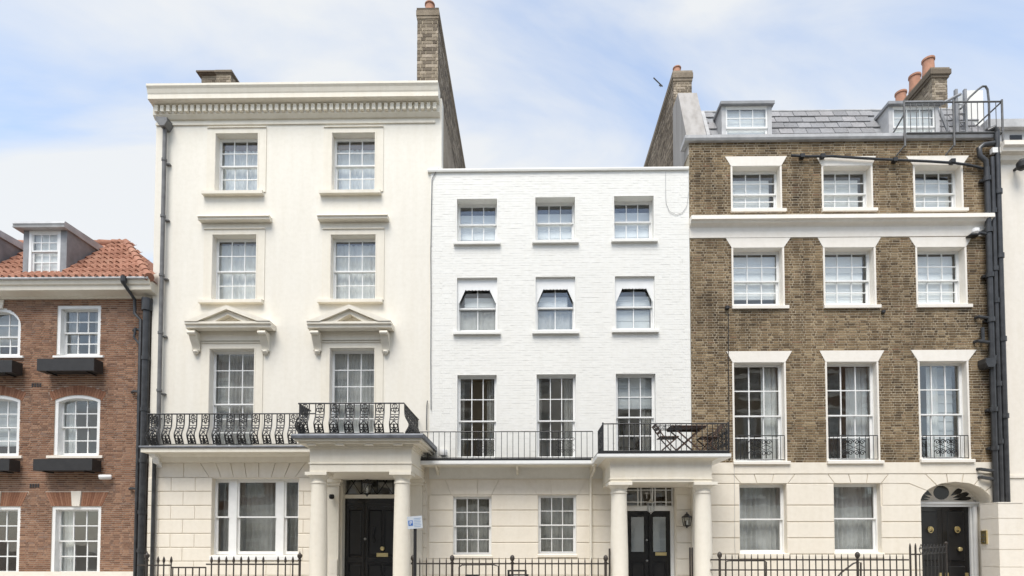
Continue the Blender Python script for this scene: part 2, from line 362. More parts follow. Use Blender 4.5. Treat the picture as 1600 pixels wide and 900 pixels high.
def window(parent, rc, yf, rec, cols, rt, rb, meet=0.5, fw=0.022, st=0.036, gb=0.022, sill=None, sillmat='white_paint', mat='white_paint', arch=None, label=None, lift=True, bot=0.0, fd=0.012):
    x0, x1, z0, z1 = rc; y = yf+rec
    zb = z0+(rec*max(0, z0-1.6)/15.0 if lift else 0)+bot; m = MB()
    m.box(x0, x0+fw, y-fd, y+0.11, zb, z1); m.box(x1-fw, x1, y-fd, y+0.11, zb, z1); m.box(x0+fw, x1-fw, y-fd, y+0.11, z1-fw, z1)
    m.box(x0, x1, y-0.05, y+0.11, z0-0.01, zb)
    if arch:
        inner = [(x, z-max(0.035, fw)) for x, z in arch]
        top = [(x, z1+0.003) for x, z in arch]
        m.strip(inner, top, y-max(0.02, fd+0.004), y+0.035)
    fr = m.build('window', mat, parent)
    if label: fr['label'] = label
    zm = zb+(z1-fw-zb)*meet
    u = MB(); cu = sash(u, x0+fw, x1-fw, zm-0.018, z1-fw, y, y+0.04, cols, rt, st, 0.042, 0.036, gb); u.build('upper_sash', mat, fr)
    l = MB(); cl = sash(l, x0+fw, x1-fw, zb, zm+0.018, y+0.046, y+0.086, cols, rb, st+0.006, 0.036, 0.07, gb); l.build('lower_sash', mat, fr)
    panes(fr, cu, y+0.018); panes(fr, cl, y+0.064)
    if sill:
        a, b, c, d, pr = sill
        MB().prof([(yf-pr, c), (yf-pr, d-0.012), (yf-pr+0.02, d), (yf+rec-0.05, d+0.012), (yf+rec-0.05, c+0.004), (yf+0.004, c)], a, b).build('sill', sillmat, fr)
    return fr
def curtain(x0, x1, z0, z1, y, mat, label, folds=9, amp=0.035, name='curtain', cat='curtain', gather=0.0):
    nx, nz = folds*8, 8; v = []; ph = random.random()*6
    for j in range(nz+1):
        t = j/nz; k = 1-gather*math.sin(math.pi*(1-t))
        for i in range(nx+1):
            u = i/nx; a = amp*(0.6+0.4*math.sin(u*11+ph))*(1.0-0.35*t)
            v.append((x0+(x1-x0)*u*k, y+a*math.sin(2*math.pi*folds*u+ph+0.5*math.sin(u*9))+0.008*math.sin(t*6+u*20), z0+(z1-z0)*t))
    f = [(j*(nx+1)+i, j*(nx+1)+i+1, (j+1)*(nx+1)+i+1, (j+1)*(nx+1)+i) for j in range(nz) for i in range(nx)]
    o = MB().add(v, f).build(name, mat, None, smooth=True); return tag(o, label, cat)
def blind(x0, x1, z0, z1, y, mat, label):
    m = MB(); h = 0.05; n = max(2, int((z1-z0)/0.22))
    for k in range(n):
        a = z0+(z1-z0)*k/n; b = z0+(z1-z0)*(k+1)/n
        m.prof([(y, a), (y-0.014, a+0.02), (y-0.004, b-0.002), (y+0.006, b-0.002), (y+0.008, a)], x0, x1)
    return tag(m.build('roman_blind', mat), label, 'blind')
def shell(parent, x0, x1, z1, floors, depth=8.5, y0=0.36, roofmat='roof_felt', wallmat='stock_brick'):
    g = 0.006
    B('party_wall', wallmat, parent, (x0+g, x0+0.22, y0+g, depth, 0.0, z1)); B('party_wall', wallmat, parent, (x1-0.22, x1-g, y0+g, depth, 0.0, z1))
    B('rear_wall', wallmat, parent, (x0+0.225, x1-0.225, depth-0.25, depth, 0.0, z1))
    B('partition', 'interior', parent, (x0+0.225, x1-0.225, 2.4, 2.5, 0.0, z1-0.22))
    for z in floors: B('floor_slab', 'interior_floor', parent, (x0+0.225, x1-0.225, y0+g, 2.395, z-0.12, z))
    B('flat_roof', roofmat, parent, (x0+0.225, x1-0.225, y0+g, depth-0.255, z1-0.2, z1-0.02))
def chimney(parent, x0, x1, y0, y1, z0, z1, pots, capmat='stock_brick', mat='stock_brick', brick_front=True, over=0.05, name='chimney', course=0.075, ch_=1.0):
    core = B(name, 'brown_mortar', parent, (x0+.008, x1-.008, y0+.008, y1, z0, z1))
    m = MB(); z = z0; row = 0
    def face(n_len, put):
        nonlocal m
    while z < z1-0.30*ch_:
        zt = z+course-0.017
        for side in range(3):
            ln = (x1-x0) if side == 0 else (y1-y0)
            u = -(0.14 if row % 2 else 0.0)*course/.075; k = row % 2
            while u < ln:
                wd = (0.205 if k else 0.10)*course/.075; k ^= 1; a, b = max(u, 0), min(u+wd, ln); u += wd+0.018
                if b-a < 0.03: continue
                j = random.uniform(0, .005)
                if side == 0: m.box(x0+a, x0+b, y0-j, y0+.01, z, zt)
                elif side == 1: m.box(x0-j, x0+.01, y0+a, y0+b, z, zt)
                else: m.box(x1-.01, x1+j, y0+a, y0+b, z, zt)
        z += course; row += 1
    o = m.build('brickwork', mat, core, recalc=False); o['kind'] = 'stuff'
    cap = MB()
    cap.box(x0-over*.5, x1+over*.5, y0-over*.5, y1+over*.5, z1-0.30*ch_, z1-0.22*ch_); cap.box(x0-over, x1+over, y0-over, y1+over, z1-0.22*ch_+.002, z1-0.07*ch_); cap.box(x0-over*.6, x1+over*.6, y0-over*.6, y1+over*.6, z1-0.07*ch_+.002, z1)
    cap.build('cap', capmat, core)
    for px, py, r, h in pots:
        p = MB(); p.lathe([(r*.92, z1), (r*1.0, z1+h*.1), (r*.9, z1+h*.2), (r*.84, z1+h*.85), (r*.98, z1+h*.88), (r*.98, z1+h*.98), (r*.86, z1+h), (r*.74, z1+h), (r*.74, z1+h*.5)], px, py, 18)
        p.build('chimney_pot', 'terracotta', core, smooth=True)
    return core

# ================================================================== the ground
def struct(name, mb, mat): o = mb.build(name, mat); o['kind'] = 'structure'; return o
struct('ground', MB().add([(-400,-400,-0.2),(400,-400,-0.2),(400,400,-0.2),(-400,400,-0.2)], [(0,1,2,3)]), 'earth')
struct('road', MB().box(-60, 60, -14.0, -3.9, -0.19, -0.12), 'asphalt')
struct('pavement', MB().box(-60, 60, -3.6, 0.3, -0.19, 0.0), 'paving'); struct('pavement_far', MB().box(-60, 60, -18.0, -14.3, -0.19, 0.0), 'paving')
struct('kerb', MB().box(-60, 60, -3.895, -3.605, -0.19, 0.004), 'granite'); struct('kerb_far', MB().box(-60, 60, -14.295, -14.005, -0.19, 0.004), 'granite')

# ================================================================== RED BRICK HOUSE (left)
YR = 0.10
rh = thing('brick_house', 'red brick house with pantile roof, dormers and white sash windows, far left', 'house', (-12, YR, 0))
xr0, xr1 = X(-70, 600, YR), X(234.5, 600, YR); zr1 = Z(462, 120, YR)
def rw(x0, y0, x1, y1): return RC(x0, y0, x1, y1, YR)
R_top = rw(89, 477, 157, 556); R_mid = rw(85, 617, 156, 712); R_low = rw(80, 791, 157, 897)
OFF = X(157, 600, YR)-X(32, 600, YR)
def sh(r): return (r[0]-OFF, r[1]-OFF, r[2], r[3])
R_topL = list(sh(R_top)); R_topL[3] = Z(481, 0, YR); R_topL = tuple(R_topL)
ops = [R_top, R_mid, R_low, R_topL, sh(R_mid), sh(R_low)]
wall(rh, 'wall', 'red_mortar', xr0, xr1, -0.05, zr1, ops, YR, 0.25)
shell(rh, xr0, xr1, zr1, [0.35, 3.3, 6.0], y0=YR+0.25, wallmat='red_brick')
cuts = [cut_rect(*o) for o in ops]
# arches
def arch_cut(x0, x1, curve_z, z0, z1): return cut_rect(x0, x1, z0, z1)
for k in (0, 1):
    s = OFF*k
    # segmental arch over the middle window
    a, b, c, d = R_mid[0]-s, R_mid[1]-s, R_mid[2], R_mid[3]
    rise = 0.13; crv = seg_top(a, b, d-rise, rise)
    MB().strip(crv, [(x, d+0.002) for x, z in crv], YR+0.001, YR+0.249).build('arch_spandrel', 'red_mortar', rh)
    n = 21; m = 0; R0 = ((b-a)**2/8/rise+rise/2); cx, cz = (a+b)/2, d-R0; ang = math.asin((b-a)/2/R0)*1.10
    for i in range(n):
        t0 = -ang+2*ang*i/n; t1 = -ang+2*ang*(i+1)/n; g = 0.0035; hgt = 0.24
        pts = [(cx+R0*math.sin(t0)+g, cz+R0*math.cos(t0)), (cx+R0*math.sin(t1)-g, cz+R0*math.cos(t1)), (cx+(R0+hgt)*math.sin(t1)-g, cz+(R0+hgt)*math.cos(t1)), (cx+(R0+hgt)*math.sin(t0)+g, cz+(R0+hgt)*math.cos(t0))]
        MB().prism(pts, YR-0.011, YR).build('arch_brick', 'rubbed_brick', rh)
    def segcut(z, cx=cx, cz=cz, R0=R0, ang=ang):
        o2 = (R0+0.245)**2-(z-cz)**2
        if o2 <= 0 or z < cz+R0*math.cos(ang): return None
        hw = min(math.sqrt(o2), math.tan(ang)*(z-cz)); return (cx-hw, cx+hw)
    cuts.append(segcut)
    # flat arch with a pale keystone over the bottom window
    a, b, c, d = R_low[0]-s, R_low[1]-s, R_low[2], R_low[3]
    ht = Z(769, 120, YR)-d; cx = (a+b)/2; n = 24; kw0, kw1 = 0.10, 0.135
    def jt(u, h): return cx+u*((b-a)/2+0.02)+(u*0.17*h/ht)
    for i in range(n):
        u0, u1 = -1+2*i/n, -1+2*(i+1)/n
        if abs((u0+u1)/2) < 0.18: continue
        pts = [(jt(u0,0)+.003, d+.002), (jt(u1,0)-.003, d+.002), (jt(u1,ht)-.003, d+ht), (jt(u0,ht)+.003, d+ht)]
        MB().prism(pts, YR-0.011, YR).build('arch_brick', 'rubbed_brick', rh)
    MB().prism([(cx-kw0, d+.002), (cx+kw0, d+.002), (cx+kw1, d+ht+.03), (cx-kw1, d+ht+.03)], YR-0.04, YR).build('keystone', 'ivory_stucco', rh)
    cuts.append(cut_trap(jt(-1,0), jt(1,0), jt(-1,ht), jt(1,ht), d, d+ht+0.005))
# round arch, upper left window
a, b, c, d = R_topL; rr = (b-a)/2; crv = arc_top(a, b, d-rr*0.86, rr*0.86)
MB().strip(crv, [(x, d+0.002) for x, z in crv], YR+0.001, YR+0.249).build('arch_spandrel', 'red_mortar', rh)
cuts[3] = lambda z, a=a, b=b, c=c, d=d, rr=rr: None if not c < z < d else ((a, b) if z < d-rr*.86 else ((a+b)/2-rr*math.sqrt(max(0, 1-((z-(d-rr*.86))/(rr*.86))**2)), (a+b)/2+rr*math.sqrt(max(0, 1-((z-(d-rr*.86))/(rr*.86))**2))))
for q in (1, 4):     # segmental windows: the opening narrows to the curve
    a, b, c, d = ops[q]; rise = 0.13
    cuts[q] = lambda z, a=a, b=b, c=c, d=d, rise=rise: None if not c < z < d else ((a, b) if z < d-rise else ((a+b)/2-(b-a)/2*math.sqrt(max(0, (d-z)/rise)), (a+b)/2+(b-a)/2*math.sqrt(max(0, (d-z)/rise))))
MB().prism([((R_topL[0]+R_topL[1])/2-.10, R_topL[3]-.03), ((R_topL[0]+R_topL[1])/2+.10, R_topL[3]-.03), ((R_topL[0]+R_topL[1])/2+.135, R_topL[3]+.2), ((R_topL[0]+R_topL[1])/2-.135, R_topL[3]+.2)], YR-.045, YR-.013).build('keystone', 'ivory_stucco', rh)
zpl = Z(893, 120, YR)
brickwork(rh, 'red_brick', xr0, xr1, zpl, zr1, cuts, YR, 300, course=0.0515, S=0.160, H=0.074, joint=0.0155)
B('plinth', 'ivory_stucco', rh, (xr0, xr1, YR-0.07, YR-0.001, -0.05, zpl))
kw = dict(st=0.045, gb=0.028, fw=0.085, fd=0.115)
window(rh, R_top, YR, 0.13, 3, 2, 2, 0.5, sill=(R_top[0]-.05, R_top[1]+.12, R_top[2]-.06, R_top[2], .06), **kw)
c_ = arc_top(R_topL[0], R_topL[1], R_topL[3]-rr*.86, rr*.86)
window(rh, R_topL, YR, 0.13, 3, 2, 2, 0.44, arch=c_, sill=(R_topL[0]-.05, R_topL[1]+.12, R_topL[2]-.06, R_topL[2], .06), **kw)
for k in (0, 1):
    r = R_mid if k == 0 else sh(R_mid); cv = seg_top(r[0], r[1], r[3]-.13, .13)
    window(rh, r, YR, 0.13, 3, 2, 2, 0.5, arch=cv, sill=(r[0]-.15, r[1]+.12, r[2]-.07, r[2], .06), sillmat='ivory_stucco', **kw)
    r = R_low if k == 0 else sh(R_low)
    window(rh, r, YR, 0.13, 3, 2, 2, 0.51, sill=(r[0]-.04, r[1]+.04, r[2]-.08, r[2], .05), **kw)
def room_curtains(r, yf, mat, where, wl=0.3, wr=0.3, yy=0.3):
    if wl: curtain(r[0]+.01, r[0]+(r[1]-r[0])*wl, r[2]+.03, r[3]-.02, yf+yy, mat, 'drape at the left side of '+where, 4)
    if wr: curtain(r[1]-(r[1]-r[0])*wr, r[1]-.01, r[2]+.03, r[3]-.02, yf+yy, mat, 'drape at the right side of '+where, 4)
room_curtains(R_top, YR, 'dark_curtain', 'the square top window of the red brick house', .33, .33)
room_curtains(R_mid, YR, 'net_curtain', 'the right middle window of the red brick house', .3, 0)
room_curtains(R_low, YR, 'net_curtain', 'the right ground window of the red brick house', .3, .1)
blind(R_topL[0]+.03, R_topL[1]-.03, R_topL[2]+.4, R_topL[3], YR+.3, 'taupe_blind', 'taupe blind inside the round-headed window of the red brick house')
blind(R_mid[0]-OFF+.03, R_mid[1]-OFF-.03, R_mid[2]+.3, R_mid[3], YR+.3, 'pale_blind', 'pale blind inside the cut-off middle window at the left edge')
# eaves cornice
zc0, zc1 = Z(468, 120, YR), Z(437, 120, YR-0.42)
MB().prof([(YR+0.2, zc0), (YR-0.06, zc0), (YR-0.08, zc0+.05), (YR-0.36, zc0+.10), (YR-0.37, zc0+.21), (YR-0.41, zc0+.23), (YR-0.43, zc1-.05), (YR-0.44, zc1), (YR+0.2, zc1)], xr0, X(233, 450, YR-.42)).build('eaves_cornice', 'cream_trim', rh)
MB().tube([(xr0, YR-.46, zc1+.02), (X(233, 440, YR-.42), YR-.46, zc1+.02)], .035, 8).build('gutter', 'pale_lead', rh, smooth=True)
# pantile roof, hipped at the right end
ye, ze = YR-0.44, zc1+0.01; slope = rad(44); cs, sn = math.cos(slope), math.sin(slope)
rl = 2.9; xe = X(233, 440, YR-.42)+0.02; ytop, ztop = ye+rl*cs, ze+rl*sn
roof = MB().add([(xr0,ye,ze),(xe,ye,ze),(xe-rl*cs,ytop,ztop),(xr0,ytop,ztop)], [(0,1,2,3)]).add([(xe,ye,ze),(xe,7,ze),(xe-rl*cs,7,ztop),(xe-rl*cs,ytop,ztop)], [(0,1,2,3)]).add([(xr0,ytop,ztop),(xe-rl*cs,ytop,ztop),(xe-rl*cs,7,ztop),(xr0,7,ztop)], [(0,1,2,3)]).build('roof', 'clay_tile', rh, recalc=False)
tw, tl = 0.175, 0.345
tv = []; tf = []; nn = 8
for j in range(2):
    for i in range(nn+1):
        u = i/nn; h = 0.062*math.sin(math.pi*min(1, u/0.62))-(0.02*math.sin(math.pi*(u-.62)/.38) if u > .62 else 0)
        tv.append((u*(tw+.02), j*(tl+.05), h+(0.042 if j == 0 else 0.0)+.012))
tf = [(i, i+1, nn+2+i, nn+1+i) for i in range(nn)]
k0 = len(tv)
for i in range(nn+1): tv.append((tv[i][0], tv[i][1], tv[i][2]-.032))
tf += [(i+1, i, k0+i, k0+i+1) for i in range(nn)]
tile = MB().add(tv, tf).mesh('roof_tile', 'clay_tile', smooth=True, recalc=False)
dA = (X(36, 400, 0.0), X(104, 400, 0.0)); dA2 = (dA[0]-2.13, dA[1]-2.13)
rows = int(rl/tl)+1
for r in range(rows):
    s = r*tl
    x = xr0
    while x < xe-s*cs-tw*0.75:
        yy = ye+s*cs; zz = ze+s*sn
        hidden = any(d[0]-.02 < x+tw/2 < d[1]+.02 and yy > -0.12 for d in (dA, dA2))
        if not hidden and x > X(-25, 420, YR) and s+tl < rl+.3: obj('roof_tile', tile, roof, (x, yy+random.uniform(-.01, .01), zz+random.uniform(0, .008)), (slope, 0, random.uniform(-.015, .015)))
        x += tw
for k in range(8):          # hip and ridge capping
    s = rl*(k+.0)/8; e = rl*(k+1.12)/8; r0 = .115
    pts = []
    MB().tube([(xe-s*cs, ye+s*cs, ze+s*sn+.02+.012), (xe-e*cs, ye+e*cs, ze+e*sn+.02)], [r0, r0*.86], 10).build('hip_tile', 'clay_tile', roof, smooth=True)
x = xe-rl*cs
while x > X(-25, 400, 2): MB().tube([(x, ytop, ztop+.01), (x-.42, ytop, ztop+.022)], [.10, .115], 10).build('ridge_tile', 'clay_tile', roof, smooth=True); x -= .4
# lead dormers
for d in (dA, dA2):
    w_ = d[1]-d[0]; zb, zt = Z(428, 70, 0.0), Z(360, 70, 0.0); zcap = Z(344, 65, -.16)
    yk = ye+(zt-ze)/sn*cs; dm = B('dormer', 'grey_lead', rh, (d[0]+.142, d[1]-.172, .3, .32, zb+.03, zt-.002))
    for q0, q1 in ((d[0], d[0]+.14), (d[1]-.17, d[1])): MB().prof([(0.0, zb-.1), (0.0, zt), (yk, zt), (0.02, zb-.1)], q0, q1).build('dormer_cheek', 'grey_lead', dm)
    yk2 = ye+(zcap-ze)/sn*cs
    MB().prof([(-.16, zt+.002), (-.17, zt+.04), (-.13, zt+.05), (-.17, zt+.1), (-.14, zcap-.02), (yk2-.05, zcap+.02), (yk2, zcap-.06), (yk, zt+.002)], d[0]-.16, d[1]+.05).build('dormer_roof', 'pale_lead', dm)
    MB().box(d[0]+.14, d[1]-.17, 0.012, 0.03, zb-.1, zb+.02).build('dormer_apron', 'pale_lead', dm)
    u = MB(); x0, x1 = d[0]+.145, d[1]-.175; zm = (zb+zt)/2+.02
    u.box(x0, x0+.07, 0.005, .10, zb+.022, zt); u.box(x1-.07, x1, 0.005, .10, zb+.022, zt); u.box(x0+.07, x1-.07, 0.005, .10, zt-.08, zt)
    c1 = sash(u, x0+.07, x1-.07, zm, zt-.08, .02, .05, 3, 2, .035, .03, .035, .024); c2 = sash(u, x0+.07, x1-.07, zb+.022, zm, .05, .08, 3, 2, .04, .03, .06, .024)
    u.build('dormer_window', 'white_paint', dm); panes(dm, c1, .034); panes(dm, c2, .062)
    if d is dA: blind(x0+.08, x1-.08, zb+.05, zt-.05, .13, 'white_blind', 'white blind inside the lead dormer on the pantile roof')
# downpipes in the corner
yp = YR-.14
p = MB(); xa = X(226, 650, yp); p.tube([(xa, yp, 0), (xa, yp, Z(484, 226, yp))], .095, 12)
for py in (560, 640, 720, 800, 860): z = Z(py, 226, yp); p.tube([(xa, yp, z-.05), (xa, yp, z+.05)], .112, 12)
dp = p.build('downpipe', 'pipe_black', rh, smooth=True)
MB().tube([(xa, yp, Z(486, 226, yp)), (xa, yp, Z(467, 226, yp))], .13, 14).build('collar', 'pipe_black', dp, smooth=True)
xb = X(216.5, 650, yp)
p = MB(); p.tube([(xb, yp, 0), (xb, yp, Z(500, 217, yp)), (X(210.5, 491, yp), yp, Z(490, 211, yp)), (X(210.5, 470, yp), yp, Z(468, 211, yp)), (X(194, 444, YR-.48), YR-.48, Z(444, 194, YR-.48)), (X(193.5, 435, YR-.48), YR-.48, Z(434, 194, YR-.48))], .042, 10)
p.build('downpipe', 'pipe_black', rh, smooth=True)
MB().lathe([(.05, Z(444, 194, YR-.48)), (.075, Z(440, 194, YR-.48)), (.075, Z(432, 194, YR-.48))], X(193.5, 438, YR-.48), YR-.48, 10).build('rain_outlet', 'pipe_black', rh)
for py in (515, 612, 764): z = Z(py, 205, yp); MB().tube([(xb, yp+.02, z), (xb-.16, yp+.03, z+.02), (xb-.26, yp+.1, z+.01)], .035, 8).build('waste_pipe', 'pipe_black', rh, smooth=True)
m = MB(); m.tube([(xb-.13, yp, Z(512, 210, yp)), (xb-.17, yp, Z(527, 210, yp)), (xb-.02, yp, Z(538, 213, yp))], .03, 8); m.build('waste_pipe', 'pipe_black', rh, smooth=True)
for (px, py) in ((58, 602), (55, 759)):
    m = MB(); r = rw(px-8, py-3, px+8, py+3)
    for k in range(4): q = (r[1]-r[0])/4; m.box(r[0]+q*k, r[0]+q*k+q*.7, YR-.016, YR+.01, r[2], r[3])
    m.build('air_brick', 'box_black', rh)
# window boxes
WB = [(58, 557, 165, 579, 'black window box under the square top window of the red brick house'), (-67, 559, 40, 581, 'black window box under the round-headed window at the left edge'),
      (52, 714, 162, 735, 'black window box under the arched middle window of the red brick house'), (-75, 714, 36, 735, 'black window box under the cut-off middle window at the left edge')]
for x0, y0, x1, y1, lb in WB:
    xa, xb = X(x0, y0, YR-.40), X(x1, y0, YR); za, zb = Z(y1, 110, YR-.40), Z(y0+3, 110, YR-.40)
    t = thing('window_box', lb, 'window box', ((xa+xb)/2, YR-.2, za), 'black window boxes')
    m = MB(); y0_, y1_ = YR-.40, YR-.075
    m.box(xa, xb, y0_, y0_+.03, za, zb); m.box(xa, xb, y1_-.03, y1_, za, zb); m.box(xa, xa+.03, y0_+.03, y1_-.03, za, zb); m.box(xb-.03, xb, y0_+.03, y1_-.03, za, zb); m.box(xa+.03, xb-.03, y0_+.03, y1_-.03, za, za+.03)
    m.build('trough', 'box_black', t); B('soil', 'earth', t, (xa+.032, xb-.032, y0_+.032, y1_-.032, za+.032, zb-.05))
    for q in (xa+.2, xb-.25): B('bracket', 'black_iron', t, (q, q+.03, YR-.35, YR-.012, za-.03, za-.002))
# security camera
xc, zc = X(166, 746, YR-.1), Z(746, 166, YR-.1)
t = thing('security_camera', 'small white security camera on the red brick wall below a window box', 'camera', (xc, YR, zc))
MB().tube([(xc-.12, YR-.20, zc-.005), (xc-.10, YR-.19, zc), (xc+.10, YR-.08, zc+.01), (xc+.12, YR-.07, zc+.01)], [.055, .065, .065, .05], 14).build('housing', 'white_plastic', t, smooth=True)
MB().tube([(xc-.128, YR-.205, zc-.005), (xc-.119, YR-.2, zc-.005)], .042, 14).build('lens', 'black_gloss', t, smooth=True)
MB().tube([(xc+.07, YR-.012, zc+.01), (xc+.07, YR-.09, zc+.01)], .025, 10).build('mount', 'white_plastic', t, smooth=True)

# ================================================================== CREAM HOUSE
ch = thing('stucco_house', 'tall cream stucco house with pedimented windows and dentilled cornice', 'house', (-6, 0, 0))
xc0, xc1 = X(237.5, 500), X(690, 220); zc_top = Z(128, 450, -.42); zgf = Z(722, 360)
W3 = [RC(337, 210, 403, 301), RC(519, 209, 586, 300)]; W2 = [RC(332, 368, 400.5, 470), RC(517, 368, 587, 469.5)]; W1 = [RC(327, 546, 397, 693), RC(515, 545, 585, 693)]
W1 = [(a, b, 4.085, d) for a, b, c, d in W1]
WG = RC(331, 747.5, 466.5, 867)
xdoor0, xdoor1 = X(537, 850, .25), X(640, 850, .25); zdt = Z(739, 590, .25)+.05
D0 = (xdoor0, xdoor1, -0.05, zdt)
wall(ch, 'wall', 'cream_stucco', xc0, xc1, zgf, zc_top-.15, W3+W2+W1, 0.0, 0.30)
wall(ch, 'ground_floor_wall', 'ground_stucco', xc0, xc1, -.05, zgf, [WG, D0], 0.0, 0.30)
shell(ch, xc0, xc1, zc_top-.2, [0.35, 4.0, 7.3, 9.9, 12.4], y0=.30)
def hood_console(parent, mat, x, w_, z0, z1, pr):
    h = z1-z0
    pts = [(0.0, z1)] + [(-pr*(0.5+0.5*math.cos(math.pi*min(1, t*1.25)))-0.05*math.sin(math.pi*t)-0.03, z1-h*t) for t in [k/10 for k in range(10)]] + [(-.075, z0+.03), (-.06, z0), (0, z0)]
    m = MB().prof(pts, x-w_/2, x+w_/2)
    return m.build('console', mat, parent)
for i, r in enumerate(W3):                               # second-from-top storey: flat surrounds
    for (rr_, kind) in ((r, 3), (W2[i], 2), (W1[i], 1)):
        x0, x1, z0, z1 = rr_; rw_ = 0.225; pr = .022
        top = z1+.16
        for q0, q1 in ((x0-.0005, x0+.006), (x1-.006, x1+.0005)): B('reveal', 'lintel_paint', ch, (q0, q1, -.02, .178, z0+.001, z1-.002))
        B('architrave', 'cream_trim', ch, (x0-rw_, x0-.012, -pr, -.0005, z0, top), (x1+.012, x1+rw_, -pr, -.0005, z0, top), (x0-.012, x1+.012, -pr, -.0005, z1+.012, top))
        m = MB(); m.box(x0-rw_, x1+rw_, -pr-.03, -.0008, top, top+.022); m.box(x0-.03, x0-.002, -pr-.008, -pr, z0, z1+.04); m.box(x1+.002, x1+.03, -pr-.008, -pr, z0, z1+.04); m.box(x0-.002, x1+.002, -pr-.008, -pr, z1+.014, z1+.04)
        m.build('moulding', 'cream_trim', ch)
names = ['left', 'right']
for i in (0, 1):
    r = W3[i]; window(ch, r, 0, .19, 3, 2, 2, .5, sill=(r[0]-.30, r[1]+.18, r[2]-.095, r[2], .13), sillmat='cream_trim')
    r = W2[i]; window(ch, r, 0, .19, 3, 2, 2, .48, sill=(r[0]-.31, r[1]+.21, r[2]-.09, r[2], .13), sillmat='cream_trim')
    r = W1[i]; window(ch, r, 0, .19, 3, 3, 3, .46)
    # straight hood over the second-floor window
    hx = [(308, 420), (495, 605)][i]; a, b = X(hx[0], 340, -.2), X(hx[1], 340, -.2); zt, zb = Z(335, 360, -.2), Z(347, 360, -.05)
    m = MB().prof([(0, zt), (-.20, zt-.01), (-.21, zt-.045), (-.17, zt-.06), (-.17, zt-.11), (-.12, zt-.125), (-.08, zb), (0, zb)], a, b).build('window_hood', 'cream_trim', ch)
    # pediment on consoles
    px = [(288, 428, 354, 477, 303, 412), (479, 617, 545.5, 476, 494, 601)][i]
    pr = .36; a, b = X(px[0], 505, -pr), X(px[1]-6, 505, -pr); cx = X(px[2], 478, -pr); zap = Z(px[3], px[2], -pr); ztp = Z(502, px[2], -pr); zbt = Z(516, px[2], -.1)
    m = MB().prof([(0, ztp), (-pr, ztp), (-pr, ztp-.055), (-pr+.05, ztp-.075), (-pr+.05, ztp-.14), (-.14, ztp-.17), (-.07, zbt), (0, zbt)], a, b)
    pd = m.build('pediment', 'cream_trim', ch)
    m = MB(); th = .17
    for s0 in (-1, 1):
        e = a if s0 < 0 else b
        m.prism([(e, ztp+.003), (cx, zap), (cx, zap-th*.62), (e-s0*(-.0)+(-s0)*.33, ztp+.003)], -pr-.02, 0)
        m.prism([(e-s0*.36, ztp+.004), (cx, zap-th*.66), (cx, zap-th*1.28), (e-s0*.72, ztp+.004)], -pr+.06, 0)
    m.build('raking_cornice', 'cream_trim', pd)
    MB().prism([(a+.5, ztp+.004), (b-.5, ztp+.004), (cx, zap-th*1.0)], -.12, 0).build('tympanum', 'cream_trim', pd)
    B('frieze', 'cream_trim', ch, (W1[i][0]-.26, W1[i][1]+.26, -.04, -.0009, Z(533, 360), zbt-.002))
    for q in (px[4], px[5]):
        xx = X(q, 530, -.16); c_ = hood_console(ch, 'cream_trim', xx, .20, Z(548, q, -.1), Z(517, q, -.25), .20)
        m = MB(); zz = Z(547, q, -.08); m.lathe([(.02, zz-.11), (.06, zz-.08), (.075, zz-.04), (.06, zz)], xx, -.06, 10); m.build('console_drop', 'cream_trim', c_, smooth=True); m = MB(); m.tube([(xx-.1, -.27, Z(520, q, -.25)), (xx+.1, -.27, Z(520, q, -.25))], .05, 10); m.build('console_scroll', 'cream_trim', c_, smooth=True)
for i in (0, 1):
    r = W3[i]; curtain(r[0], r[1], r[2]+.1, r[2]+(r[3]-r[2])*.93, .36, 'net_curtain', f'white net curtain behind the {names[i]} top-floor window of the cream house', 9)
    r = W2[i]; curtain(r[0], r[1], r[2]+.1, r[3]-.08, .36, 'net_curtain', f'white net curtain behind the {names[i]} second-floor window of the cream house', 9)
    r = W1[i]; curtain(r[0], r[1], r[2]+.05, r[3]-.02, .38, 'grey_curtain', f'grey voile curtain behind the {names[i]} pedimented window of the cream house', 12)
# tripartite ground window
x0, x1, z0, z1 = WG; y = .14; fr = MB()
xm = [X(q, 800, .16) for q in (337, 360, 371, 433.5, 444.5)]
fr.box(x0, xm[0], y, y+.12, z0, z1); fr.box(xm[1], xm[2], y-.02, y+.12, z0, z1-.05); fr.box(xm[3], xm[4], y-.02, y+.12, z0, z1-.05); fr.box(x1-.03, x1, y, y+.12, z0, z1-.05); fr.box(xm[0], x1, y, y+.12, z1-.05, z1); fr.box(xm[0], x1-.03, y, y+.12, z0-.001, z0+.001)
fr = fr.build('window', 'white_paint', ch); fr['label'] = 'wide three-light sash window beside the columned porch'
zm = Z(808, 400, .18)
for a, b in ((xm[0], xm[1]), (xm[2], xm[3]), (xm[4], x1-.03)):
    u = MB(); c1 = sash(u, a, b, zm-.02, z1-.052, y+.01, y+.05, 1, 1, .05, .04, .04, .02); u.build('upper_sash', 'white_paint', fr)
    u = MB(); c2 = sash(u, a, b, z0+.01, zm+.02, y+.055, y+.095, 1, 1, .055, .04, .08, .02); u.build('lower_sash', 'white_paint', fr)
    panes(fr, c1, y+.03); panes(fr, c2, y+.075)
MB().prof([(-.05, z0-.13), (-.05, z0-.03), (.1, z0-.002), (.1, z0-.13)], x0-.02, x1+.02).build('sill', 'white_paint', fr)
curtain(x0+.05, x1-.1, z0, z1, .5, 'dark_curtain', 'grey pleated curtain behind the three-light ground window of the cream house', 16, .05)
